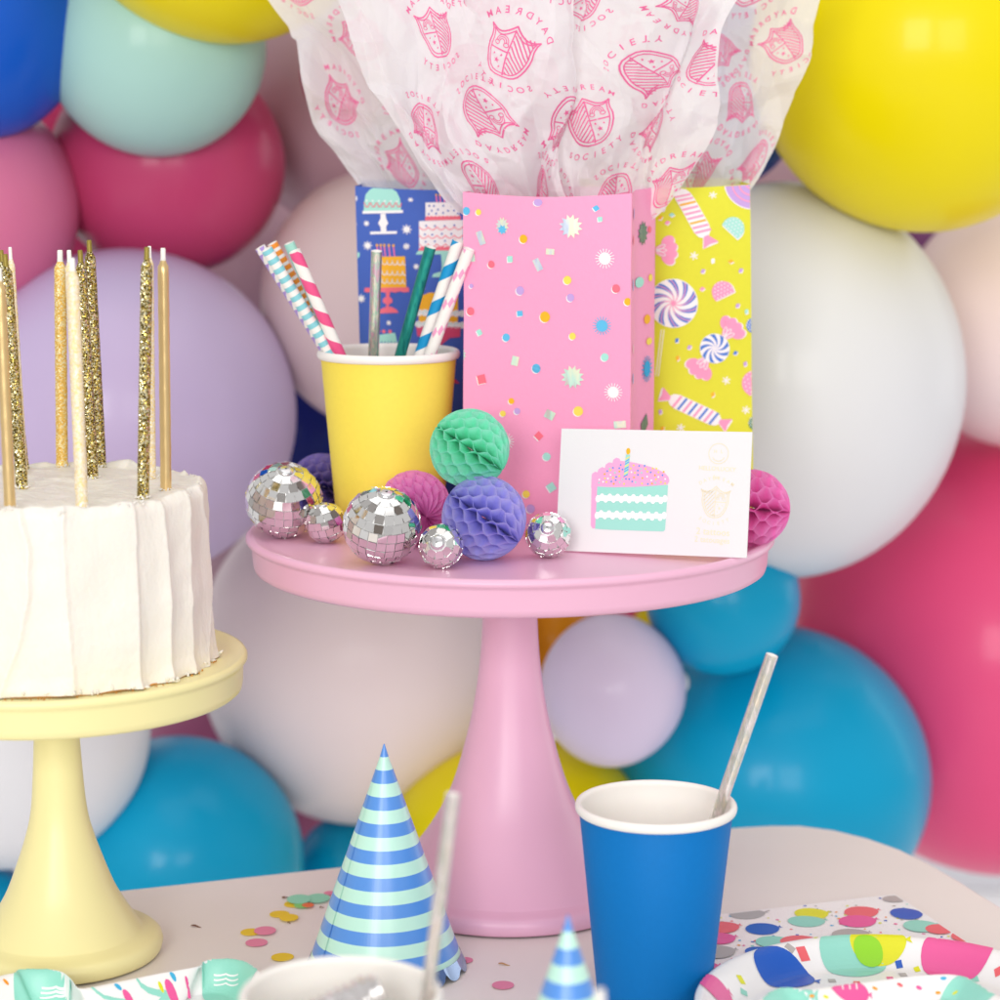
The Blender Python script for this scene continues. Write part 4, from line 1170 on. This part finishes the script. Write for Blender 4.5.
    for k in range(nz):
        for i in range(nx):
            a = k * (nx + 1) + i; fs.append((a, a + 1, a + nx + 2, a + nx + 1))
    m.add(vs, fs, 0, True)
    def mp(x, y, l):
        fx = (x / W + .5) * nx; fy = y / H * nz
        i = max(0, min(nx - 1, int(fx))); k = max(0, min(nz - 1, int(fy))); u_ = fx - i; v_ = fy - k
        p = (G[k][i] * (1 - u_) + G[k][i + 1] * u_) * (1 - v_) + (G[k + 1][i] * (1 - u_) + G[k + 1][i + 1] * u_) * v_
        n_ = (G[k][i + 1] - G[k][i]).cross(G[k + 1][i] - G[k][i])
        if n_.length > 0: n_.normalize()
        return p + n_ * .00035
    for cx, cy, k, rot, mir in crests:
        CREST.xf(cx, cy, k, rot, mir).emit(m, mp, clip=(-W / 2 + .001, .001, W / 2 - .001, H - .001), maxlen=.0032, slot=lambda q: 1)
    ob = m.build('tissue_paper', [mtis, MINK], loc=o, sharp=18)
    return tag(ob, label, 'tissue paper', 'crumpled tissue sheets filling the gift bags')
def lay(seed, W, H, step=.060, k=.0262, mir=.6, skip=0):
    rnd = random.Random(seed); out = []
    j = 0; y = .02
    while y < H:
        x = -W / 2 + (.03 if j % 2 else .065)
        while x < W / 2:
            out.append((x + rnd.uniform(-.006, .006), y + rnd.uniform(-.006, .006), k * rnd.uniform(.95, 1.05), rnd.uniform(-.8, .8) + (PI if rnd.random() < .3 else 0), rnd.random() < mir)); x += step
        y += step * .72; j += 1
    return out
tissue('crumpled crest printed tissue spilling up and left out of the blue bag', (374, 200), (512, 200), (256, -40), (560, -40), 1.322, 1.325, 2, .0084, .20, .165, .68, lay(5, .20, .165))
tissue('crest printed tissue rising to the right out of the lime bag', (606, 198), (742, 196), (520, -40), (836, -40), 1.312, 1.318, 5, .0084, .20, .165, .60, lay(8, .20, .165))
tissue('central crumpled tissue with pink crests rising from the pink bag', (476, 222), (645, 222), (350, -50), (760, -50), 1.252, 1.240, 9, .0088, .25, .185, .58, lay(13, .25, .185))
tissue('short front flap of crest printed tissue inside the front edge of the pink bag', (486, 222), (575, 222), (322, -60), (560, -60), 1.246, 1.212, 14, .0074, .16, .165, .5, lay(21, .16, .165))

# ------------------------------------------------------------------ card
cBL, cBR = at_z(555.5, 550.5, ZP + .0004), at_z(746.5, 558.0, PH + .0004)
cTL = at_y(558, 428.5, cBL.y + .014); cTR = at_y(749.5, 433.0, cBR.y + .014)
ex = (cBR - cBL); Wc = ex.length; ex.normalize(); ey = (cTL - cBL); Hc = ey.length; ey = (ey - ex * ey.dot(ex)).normalized(); ez = ex.cross(ey)
Pc = Print(); qk = Wc / 914.0
def C(cx, cy): return ((cx - 30) * qk, (632 + (cx - 30) * .033 - cy) / 590 * Hc)
def cpoly(pts, m, L=1): Pc.poly([C(*p) for p in pts], m, L)
# slots: 0 pink 1 mint 2 white 3 yellow 4 blue 5 orange 6 gold
cpoly([(190, 270), (196, 258), (210, 253), (222, 262), (222, 526), (205, 524), (197, 512)], 0, 1)
body = [(190, 290), (192, 262), (205, 253), (218, 256), (222, 240), (240, 230), (252, 236), (256, 218), (272, 208), (288, 212), (292, 195), (306, 186), (322, 192), (326, 202), (360, 205), (400, 212), (440, 222), (480, 234), (520, 250), (545, 264), (560, 280), (566, 298), (558, 316), (480, 322), (400, 326), (300, 328), (222, 326), (190, 330)]
cpoly(body, 0, 2)
cpoly([(220, 324), (300, 328), (400, 327), (480, 323), (560, 318), (556, 530), (548, 539), (300, 532), (219, 527)], 1, 3)
for y0 in (380, 460):
    cpoly([(219, y0 - 14), (558, y0 - 3), (557, y0 + 18), (219, y0 + 12)], 2, 4)
    for i in range(18):
        x, y = C(226 + 19 * i, y0 + i * .55 + (-6 if i % 2 else 3)); Pc.ell(x, y, 12.5 * qk, 17 * qk, 2, 5 + (i % 2) * .5, n=14)
Pc.t = [(t, m, L) for t, m, L in Pc.t]
rs = random.Random(6)
pk = []
while len(pk) < 62:
    x = rs.uniform(218, 548); y = rs.uniform(212, 314)
    top = 300 - (x - 225) * .85 if x < 322 else 214 + (x - 330) * .26
    if y < max(top - 18, 214) or 340 < x < 378 and y < 278 or x > 540 and y < 285: continue
    if all(math.dist((x, y), q) > 15 for q in pk) or rs.random() < .01: pk.append((x, y))
for i, (x, y) in enumerate(pk):
    a, b_ = C(x, y); Pc.ell(a, b_, 4.4 * qk, 4.4 * qk, (2, 3, 4, 1, 4, 3, 5)[i % 7], 6, n=9)
cpoly([(352, 172), (371, 173), (366, 272), (346, 271)], 1, 6.5)
for i in range(8):
    y = 180 + 12 * i; cpoly([(350 - i * .7, y + 12), (370 - i * .7, y), (370 - i * .7, y + 5), (350 - i * .7, y + 17)], 4 if i % 3 else 3, 7)
x, y = C(362, 156); Pc.ell(x, y, 10 * qk, 15 * qk, 5, 7, n=18)
# gold lettering
x, y = C(792, 172); Pc.stroke([(x + 46 * qk * math.cos(a * PI / 20), y + 46 * qk * math.sin(a * PI / 20)) for a in range(40)], 3 * qk, 6, 2, closed=True)
Pc.stroke([(x + 30 * qk * math.cos(a), y - 4 * qk + 30 * qk * math.sin(a)) for a in [PI * 1.15 + PI * .7 * i / 14 for i in range(15)]], 3 * qk, 6, 2)
Pc.text('H', x - 15 * qk, y + 10 * qk, 22 * qk, 6, 2, bold=.01); Pc.text('L', x + 15 * qk, y + 10 * qk, 22 * qk, 6, 2, bold=.01)
x, y = C(790, 243); Pc.text('HELLO!LUCKY', x, y, 27 * qk, 6, 2, bold=.01, rot=-.03)
x, y = C(786, 282); Pc.text('for', x, y, 24 * qk, 6, 2, bold=.01, rot=-.03)
x, y = C(786, 402); Pc.merge(crest(6, .03, True, .008, True, .15).xf(x, y, 128 * qk, -.03))
x, y = C(782, 540); Pc.text('2 tattoos', x, y, 43 * qk, 6, 2, bold=.004, rot=-.03)
x, y = C(780, 578); Pc.text('2 tatouages', x, y, 36 * qk, 6, 2, bold=.004, rot=-.03)
card = empty('card', cBL, 'white card printed with a slice of cake, propped against the pink bag', 'card')
fr = lambda x, y, z: ex * x + ey * y + ez * z
mb = MB(); v = [fr(a, b_, c) for c in (-.0010, 0) for a, b_ in ((0, 0), (Wc, 0), (Wc, Hc), (0, Hc))]
mb.add(v, [(3, 2, 1, 0), (4, 5, 6, 7), (0, 1, 5, 4), (1, 2, 6, 5), (2, 3, 7, 6), (3, 0, 4, 7)], 0, False)
mb.build('cardstock', mat('white cardstock', (233, 233, 234), .55, bump=.05, bscale=1200), card)
mb = MB(); Pc.emit(mb, lambda x, y, l: fr(x, y, .00006 + .00003 * l), slot=lambda q: q)
mb.build('printed_slice', [pc('card pink', (246, 172, 216)), pc('card mint', (160, 226, 212)), CW, CY, pc('card blue', (86, 150, 232)), CO, mat('gold foil', (244, 232, 200), .35, metal=.15)], card)

# ------------------------------------------------------------------ party hats
MBL = mat('hat blue', (88, 150, 230), .34, coat=.25, coatr=.25); MMT = mat('hat mint', (196, 242, 226), .34, coat=.25, coatr=.25); MSV = mat('hat foil trim', (150, 172, 205), .25, metal=.7); MHI = mat('hat inside', (205, 214, 226), .6)
def hat(c, h, r, label, rz, pitch=.0125):
    root = empty('party_hat', c, label, 'party hat', 'striped cone party hats', rz)
    n = 120; z_trim = .0075
    def pt(th, z, off=0.):
        rr = (r + .0006 * (th / (2 * PI)) + .0008 * math.sin(th * 2 + 1)) * (1 - z / h) + off
        return (max(rr, .0003) * math.cos(th), max(rr, .0003) * math.sin(th), z)
    zs = [h]; ms = []
    z = h; k = 0
    while z > z_trim:
        nz_ = max(z_trim, z - pitch * (.5 if k % 2 == 0 else .5)); zs.append(nz_); ms.append(k % 2); z = nz_; k += 1
    m = MB()
    for a, b_, mm in zip(zs, zs[1:], ms):
        for i in range(n):
            t0, t1 = 2 * PI * i / n * 1.03, 2 * PI * (i + 1) / n * 1.03
            m.add([pt(t0, b_), pt(t1, b_), pt(t1, a), pt(t0, a)], [(0, 1, 2, 3)], mm, True)
    o = m.build('striped_cone', [MBL, MMT], root)
    m = MB()
    for i in range(n):
        t0, t1 = 2 * PI * i / n, 2 * PI * (i + 1) / n
        sc = lambda t: .0004 + .0048 * (1 - abs(math.sin(t * 9)) ** .6)
        m.add([pt(t0, sc(t0), .0012 * 1), pt(t1, sc(t1), .0012), pt(t1, z_trim + .0002, .0003), pt(t0, z_trim + .0002, .0003)], [(0, 1, 2, 3)], 0, True)
    m.build('scalloped_trim', MSV, root)
    m = MB(); m.add(*lathe([(.0002, h - .006), (r * (1 - z_trim / h) - .0022, z_trim)], 96)); m.build('lining', MHI, root)
    return root
HC = at_z(386, 968, 0); hap = at_y(383, 744, HC.y)
hat((HC.x, HC.y, 0), hap.z, 78.5 / FPX * depth(HC), 'large blue and mint striped party hat standing behind the front white cup', 3.55)
sap = at_y(568, 915, .856)
hat((sap.x, .856, 0), sap.z, 78.5 / FPX * depth(HC), 'blurred blue and mint striped hat tip at the bottom, left of the blue cup', 1.0)

# ------------------------------------------------------------------ confetti
GCF = 'paper confetti discs scattered on the table'
cm = {'y': mat('confetti yellow', (240, 206, 40), .7), 'p': mat('confetti pink', (236, 140, 172), .7), 'm': mat('confetti mint', (150, 222, 190), .7), 'o': mat('confetti orange', (236, 120, 70), .7), 'g': mat('confetti green', (140, 214, 120), .7)}
nmz = {'y': 'yellow', 'p': 'pink', 'm': 'mint', 'o': 'orange', 'g': 'green'}
def disc(u, v, r, k, label, z=.0006, tilt=0):
    c = at_z(u, v, z); rr = r / FPX * depth(c)
    m = MB(); m.add(*lathe([(rr, -.0001), (rr, .0001)], 28, True, True), 0, False, Matrix.Rotation(tilt, 4, 'X'))
    tag(m.build('confetti_disc', cm[k], loc=c), label, 'confetti', GCF)
for a in [(250.5, 932, 10, 'y', 'yellow confetti disc partly under the pink one', .0005), (265, 930.5, 11, 'p', 'pink confetti disc overlapping a yellow one', .0012, .03), (256.5, 942.5, 11, 'p', 'pink confetti disc just below the overlapping pink and yellow pair'),
          (282.5, 957, 11.3, 'y', 'yellow confetti disc nearest the front white cup'), (279.5, 914, 10, 'y', 'yellow confetti disc, left of the overlapping yellow pair', .0005), (289, 917.5, 9.5, 'y', 'yellow confetti disc, right of the overlapping yellow pair', .0012, .03),
          (294, 904, 10, 'y', 'yellow confetti disc under the pile of mint discs', .0004), (302, 905, 8, 'g', 'green confetti disc peeking out of the mint pile', .0009), (299, 899, 12, 'm', 'mint confetti disc on the left of the pile beside the hat', .0016, .05), (318, 898, 12, 'm', 'mint confetti disc on the right of the pile beside the hat', .0013, .04),
          (308, 905, 6, 'o', 'small orange confetti disc in the pile beside the hat', .0012), (503, 985, 11, 'p', 'pink confetti disc between the two striped hats'), (465, 960, 8, 'p', 'faint pink confetti disc right of the large hat'), (330, 893, 6, 'p', 'small pink confetti disc at the left side of the large hat')]:
    disc(*a)
mbr = mat('brown shred', (120, 78, 48), .7); mgs = mat('gold shred', (196, 160, 90), .35, metal=.6)
def shred(u, v, L, w_, rot, m_, label):
    c = at_z(u, v, .0006); P = []
    mb = MB(); n = 8
    vs = []
    for i in range(n + 1):
        q = i / n; ww = w_ * (1 - q) ** .6 * (.5 + .5 * min(1, q * 5)) + .0001
        x = (q - .5) * L; y = .25 * L * (q - .5) ** 2
        for s in (-1, 1): vs.append((x, y + s * ww, .0004 * math.sin(q * 5)))
        for s in (1, -1): vs.append((x, y + s * ww, .0004 * math.sin(q * 5) - .0002))
    fs = []
    for i in range(n):
        for j in range(4): a = i * 4; fs.append((a + j, a + (j + 1) % 4, a + 4 + (j + 1) % 4, a + 4 + j))
    mb.add(vs, fs, 0, False, Matrix.Rotation(rot, 4, 'Z'))
    tag(mb.build('paper_shred', m_, loc=c), label, 'confetti shred', 'tiny shreds lying on the table')
shred(196, 926, .0062, .0009, -.4, mbr, 'thin brown shred lying alone right of the yellow stand foot')
shred(285.5, 897, .0040, .0011, .8, mbr, 'brown shred touching the mint confetti pile')
shred(289, 922.5, .0018, .0006, 0, mbr, 'tiny brown speck under the yellow confetti pair')
shred(504, 964, .0062, .0008, -.35, mgs, 'gold shred in front of the pink stand foot')
shred(322, 907, .0026, .0006, .4, mbr, 'tiny brown speck under the mint confetti beside the hat')

# ------------------------------------------------------------------ napkin, plates
PPK, PBL, PMT, PYL, PGR, PCO, PGY, PTQ = pc('plate pink', (240, 92, 160), rough=.35), pc('plate blue', (22, 92, 196), rough=.35), pc('plate mint', (150, 222, 204), rough=.35), pc('plate yellow', (232, 232, 10), rough=.35), pc('plate lime', (150, 222, 20), rough=.35), pc('plate coral', (242, 104, 112), rough=.35), pc('plate grey', (186, 180, 176), rough=.35), pc('plate aqua', (60, 180, 224), rough=.35)
POR = pc('plate orange', (250, 160, 20), rough=.35)
PSLOT = [PPK, PBL, PMT, PYL, PGR, PCO, PGY, PTQ, POR, CW]
MPL = mat('plate card', (248, 247, 246), .32, coat=.2, bump=.02, bscale=200)
def bln(P, x, y, rx, ry, m, rot=0, L=2):
    """one printed balloon with its knot on the +x side"""
    Q = Print(); pts = []
    for i in range(30):
        a = 2 * PI * i / 30; c, s = math.cos(a), math.sin(a)
        pts.append((rx * c * (1.0 if c < 0 else 1.08), ry * s * (1 - .16 * max(0, c) ** 2)))
    Q.poly(pts, m, L); Q.poly([(rx * 1.02, 0), (rx * 1.28, ry * .22), (rx * 1.22, 0), (rx * 1.28, -ry * .22)], m, L)
    P.k = getattr(P, 'k', 2) + 1.5
    Q.t = [(t, m_, P.k) for t, m_, l_ in Q.t]
    P.merge(Q.xf(x, y, 1, rot))
def on_body(root, body):
    from mathutils.bvhtree import BVHTree
    me = body.data; bv = BVHTree.FromPolygons([v.co.copy() for v in me.vertices], [tuple(p.vertices) for p in me.polygons])
    o = Vector((0, 0, ZC)) - Vector(root.location)
    def f(u, v, z):
        h = bv.ray_cast(o, ray(u, v).normalized())
        if h[0] is not None: return (h[0].x, h[0].y)
        p = at_z(u, v, root.location[2] + z) - Vector(root.location); return (p.x, p.y)
    return f
def drape(P, root, body, maxlen):
    """lay the printed shapes on the pressed card surface"""
    from mathutils.bvhtree import BVHTree
    me = body.data; bv = BVHTree.FromPolygons([v.co.copy() for v in me.vertices], [tuple(p.vertices) for p in me.polygons])
    mb = MB(); cache = {}
    def hit(q):
        k = (round(q[0], 7), round(q[1], 7))
        if k not in cache:
            h = bv.ray_cast(Vector((q[0], q[1], .2)), Vector((0, 0, -1))); cache[k] = h[0].z if h[0] is not None else None
        return cache[k]
    for t, m, L in P.t:
        for tr in subdiv(t, maxlen):
            hs = [hit(q) for q in tr]
            if None in hs: continue
            ar = (tr[1][0] - tr[0][0]) * (tr[2][1] - tr[0][1]) - (tr[2][0] - tr[0][0]) * (tr[1][1] - tr[0][1])
            if abs(ar) < 1e-13: continue
            vv = [(q[0], q[1], h + .00015 + .00004 * L) for q, h in zip(tr, hs)]
            mb.add(vv if ar > 0 else vv[::-1], [(0, 1, 2)], m, False)
    return mb.build('balloon_print', PSLOT, root)
# napkin
A = at_z(896, 895.5, .0012); Bq = at_z(640, 925, .0012); nx_ = (Bq - A).normalized(); ny_ = Vector((nx_.y, -nx_.x, 0))
if ny_.y > 0: ny_ = -ny_
NS = .165
nap = empty('napkin', (A.x, A.y, 0), 'folded napkin printed with balloons, under the plate at the right', 'napkin')
def NM(x, y, z): return -Vector((0, 0, 0)) + nx_ * x + ny_ * y + Vector((0, 0, z + .0004 * math.sin(x * 90) * math.sin(y * 70)))
mb = MB(); n = 24
for k in range(3):
    z = .0008 + .0009 * k; o = .0007 * k
    vs = [NM(o + (NS - 2 * o) * i / n, o + (NS - 2 * o) * j / n, z) for j in range(n + 1) for i in range(n + 1)]
    mb.add(vs, [(j * (n + 1) + i, j * (n + 1) + i + 1, (j + 1) * (n + 1) + i + 1, (j + 1) * (n + 1) + i)[::-1] for j in range(n) for i in range(n)], 0, True)
mb.build('folded_paper', mat('napkin paper', (246, 243, 243), .85, bump=.5, bscale=700), nap)
Pn = Print()
def nl(u, v): p = at_z(u, v, .003) - A; return (p.dot(nx_), p.dot(ny_))
flip_rot = math.atan2(0, -1)
for u, v, rx, ry, m in [(747, 914, 19, 5.5, 6), (762, 929, 18, 6, 1), (811, 913, 18, 6, 3), (806, 921, 20, 6, 2), (861, 912, 18, 6, 5), (857, 921, 20, 6.5, 0), (906, 914, 17, 6, 1), (895, 899, 14, 3.6, 6), (722, 927, 18, 6, 5), (718, 938, 18, 6.5, 0), (716, 952, 20, 7, 6), (773, 942, 19, 6, 2), (798, 941, 20, 5.5, 5), (920, 926, 18, 6, 2), (940, 929, 16, 5, 5), (760, 953, 16, 6, 1), (700, 968, 20, 7, 0), (850, 935, 20, 6, 6), (968, 937, 18, 6, 5)]:
    x, y = nl(u, v); kk = depth(at_z(u, v, 0)) / FPX
    bln(Pn, x, y, rx * kk * .92, ry * kk * 2.7, m, math.pi - .0)
rs = random.Random(2)
for i in range(330):
    Pn.rect(rs.uniform(.002, NS - .002), rs.uniform(.002, NS - .002), rs.uniform(.0010, .0019), rs.uniform(.0010, .0019), rs.choice([0, 1, 2, 3, 5, 6, 8, 7]), 1, rs.uniform(0, 1.5))
mb = MB(); Pn.emit(mb, lambda x, y, l: NM(x, y, .0028 + .00002 * l), clip=(.003, .003, NS - .003, NS - .003), maxlen=.008)
for f in range(len(mb.f)): mb.f[f] = mb.f[f][::-1]
mb.build('balloon_print', PSLOT, nap)

# round plate
PC0 = at_z(902, 1004, .019); PRd = 205 / FPX * depth(PC0)
pl = empty('paper_plate', (PC0.x, PC0.y, .0062), 'round white paper plate with large balloon print, lying on the napkin', 'plate', 'balloon printed paper plates')
def pz(rr):
    q = (rr / PRd - .80) / .20
    return 0.0 if q <= 0 else (.0120 * (q * q * (3 - 2 * q)) if q < 1 else .0120)
prof = [(.0005, 0)] + [(PRd * (i / 40), pz(PRd * i / 40)) for i in range(1, 41)] + [(PRd + .0008, .0116), (PRd + .0006, .0109), (PRd - .001, .0105)] + [(PRd * (i / 20), pz(PRd * i / 20) - .0009) for i in range(18, 0, -1)]
mb = MB(); mb.add(*lathe(prof, 180)); plb = mb.build('plate_body', MPL, pl)
Pp = Print()
plc = on_body(pl, plb)
for u, v, z, rx, ry, m, rt in [(852, 955, .007, 37, 1.0, 2, 0), (877, 942, .012, 31, .8, 3, 0), (956, 952, .007, 39, .95, 0, .05), (783, 975, .005, 33, .9, 1, -.25), (715, 988, .016, 18, 1.3, 0, .6), (1045, 965, .012, 36, 1, 1, 0)]:
    x, y = plc(u, v, z); kk = PRd / 205; bln(Pp, x, y, rx * kk * .95, rx * kk * ry * .95, m, rt)
x, y = plc(868, 949, .013); kk = PRd / 205
Pp.ell(x - .000, y - .001, 15 * kk, 17 * kk, 4, 14, rot=.5)
for u, v, s, m, rt in [(803, 954, 11, 5, .4), (790, 948, 8, 6, 1.0), (741, 980, 7, 3, .6), (899, 965, 7, 1, .1), (917, 970, 6, 3, .2), (903, 975, 8, 6, .1), (832, 981, 8, 6, 0), (857, 983, 7, 5, 0), (890, 978.5, 7, 0, 0), (815, 937, 5, 3, .5), (990, 945, 5, 0, .3), (975, 980, 7, 2, .1), (744, 993, 7, 2, 0), (728, 998, 7, 1, 0), (998, 972, 7, 5, 0)]:
    x, y = plc(u, v, .006 if v > 965 else .012); Pp.rect(x, y, s * kk, s * kk * 1.2, m, 2, rt)
drape(Pp, pl, plb, .0018)

def tray(px, zr, zf, label, blobs, dots, strokes=(), rimw=.011, zbase=0.0):
    pts = [at_z(u, v, zbase + zr) for u, v in px]; pts = [Vector((p.x, p.y)) for p in pts]
    # refine
    dense = []
    n0 = len(pts)
    for i in range(n0):
        p0, p1, p2, p3 = pts[i - 1], pts[i], pts[(i + 1) % n0], pts[(i + 2) % n0]
        for k in range(4):
            t = k / 4; dense.append(.5 * (2 * p1 + (p2 - p0) * t + (2 * p0 - 5 * p1 + 4 * p2 - p3) * t * t + (3 * p1 - p0 - 3 * p2 + p3) * t ** 3))
    cx = sum((p.x for p in dense)) / len(dense); cy = sum((p.y for p in dense)) / len(dense); c = Vector((cx, cy))
    dense = [p - c for p in dense]; n = len(dense)
    def dist(q):
        best = 9
        for i in range(n):
            a, b_ = dense[i - 1], dense[i]; ab = b_ - a; t = max(0, min(1, (q - a).dot(ab) / max(1e-12, ab.dot(ab)))); best = min(best, (a + ab * t - q).length)
        return best
    hgt = lambda d: zr + (zf - zr) * (lambda s: s * s * (3 - 2 * s))(max(0, min(1, d / rimw)))
    root = empty('paper_plate', (cx, cy, zbase), label, 'plate', 'balloon printed paper plates')
    rings_ = []
    for q in [0, .1, .2, .3, .42, .54, .66, .78, .9, 1.0]:
        ring = []
        for p in dense:
            f = 1 - (q * rimw * 1.15) / max(.02, p.length)
            ring.append(p * f)
        rings_.append((ring, hgt(q * rimw)))
    mb = MB(); vs = [(p.x, p.y, z) for r_, z in rings_ for p in r_]; fs = []
    for k in range(len(rings_) - 1):
        for i in range(n): j = (i + 1) % n; fs.append((k * n + i, k * n + j, (k + 1) * n + j, (k + 1) * n + i))
    mb.add(vs, fs, 0, True)
    mb.add([(p.x, p.y, zr - .0008) for p in dense] + [(p.x, p.y, zr) for p in dense] + [(p.x * .985, p.y * .985, zr - .0009) for p in dense], [(i, (i + 1) % n, n + (i + 1) % n, n + i) for i in range(n)] + [(2 * n + i, 2 * n + (i + 1) % n, (i + 1) % n, i) for i in range(n)], 0, False)
    fl = rings_[-1][0]
    for tr in tessellate_polygon([[Vector((p.x, p.y, 0)) for p in fl]]):
        mb.add([(fl[i].x, fl[i].y, zf) for i in tr], [(0, 1, 2)], 0, False)
    tb_ = mb.build('plate_body', MPL, root)
    P = Print()
    lc = on_body(root, tb_)
    for u, v, z, rx, ry, m, rt in blobs: x, y = lc(u, v, z); bln(P, x, y, rx, ry, m, rt, 2)
    for u, v, z, r, m in dots: x, y = lc(u, v, z); P.ell(x, y, r, r * (.42 if z > .0015 else 1), m, 12, n=12)
    for pp, w_, m in strokes:
        q = [lc(*a) for a in pp]; P.stroke(q, w_, m, 10)
    drape(P, root, tb_, .0016)
def inside(q, poly):
    c = False; n = len(poly)
    for i in range(n):
        a, b_ = poly[i - 1], poly[i]
        if (a.y > q.y) != (b_.y > q.y) and q.x < (b_.x - a.x) * (q.y - a.y) / (b_.y - a.y) + a.x: c = not c
    return c
tray([(-40, 988), (0, 976), (14, 973), (18, 970), (32, 969), (50, 969.5), (62, 972), (71, 979), (78, 988), (90, 987.5), (120, 981.5), (160, 973.5), (198, 966.5), (203, 962), (212, 959.5), (228, 959), (243, 961), (253, 966), (261, 975), (264, 990), (262, 1010), (275, 1050), (270, 1110), (180, 1150), (20, 1165), (-110, 1140), (-150, 1060), (-120, 1015)],
     .0160, .0015, 'white paper plate with mint balloons and streamers at the bottom left',
     [(45, 986, .007, .0145, .020, 2, 0), (232, 976, .007, .0145, .020, 2, 0)],
     [(6, 983, .011, .0014, 8), (118, 987.5, .009, .0018, 7), (173, 977, .009, .0016, 7), (161, 988, .003, .0014, 3), (188, 986, .003, .0014, 0), (172, 994.5, .0022, .0034, 0), (129, 1000, .0022, .003, 0), (100, 1010, .002, .002, 3)],
     [([(92, 988.5, .011), (97, 993, .007), (104, 998, .003), (115, 1001, .002), (130, 1004, .002)], .0010, 2), ([(137, 980, .011), (141, 986, .007), (148, 991, .003), (158, 994, .002), (170, 995, .002)], .0010, 2), ([(172, 996, .002), (163, 1000, .002), (158, 1006, .002)], .0012, 2)] +
     [([(214, 976 + 5 * i, .002), (226, 975 + 4.6 * i, .002), (238, 975.5 + 4.8 * i, .002)], .0004, 9) for i in range(3)] + [([(42 - i, 989 + 5 * i, .002), (56, 988 + 4.4 * i, .002), (66, 988 + 4 * i, .002)], .0004, 9) for i in range(3)])
tray([(738, 1025), (757, 1003), (764, 996), (776, 989), (786, 987.5), (797, 988.5), (806, 990), (826, 987.5), (860, 983), (907, 977), (930, 975), (950, 974.5), (966, 977.5), (978, 984), (1000, 997), (1060, 1020), (1100, 1060), (1080, 1130), (960, 1170), (820, 1160), (740, 1110), (722, 1060)],
     .010, .0015, 'white paper plate stacked at the very bottom right corner',
     [(784, 999, .006, .0125, .016, 2, 0), (849, 989, .006, .0085, .0055, 0, 0), (973, 990, .006, .015, .013, 2, 0)],
     [(812, 997, .006, .0012, 8), (875, 989.5, .006, .0013, 8), (900, 986, .006, .0014, 5), (919, 989, .006, .0014, 0), (943.5, 979.5, .008, .0015, 7), (938, 994, .002, .0013, 8), (955, 994, .002, .0013, 3), (826, 998, .004, .0013, 3)],
     [([(840 + 8 * i, 984, .009), (843 + 7 * i, 990, .005)], .0006, 9) for i in range(3)], zbase=.0205)
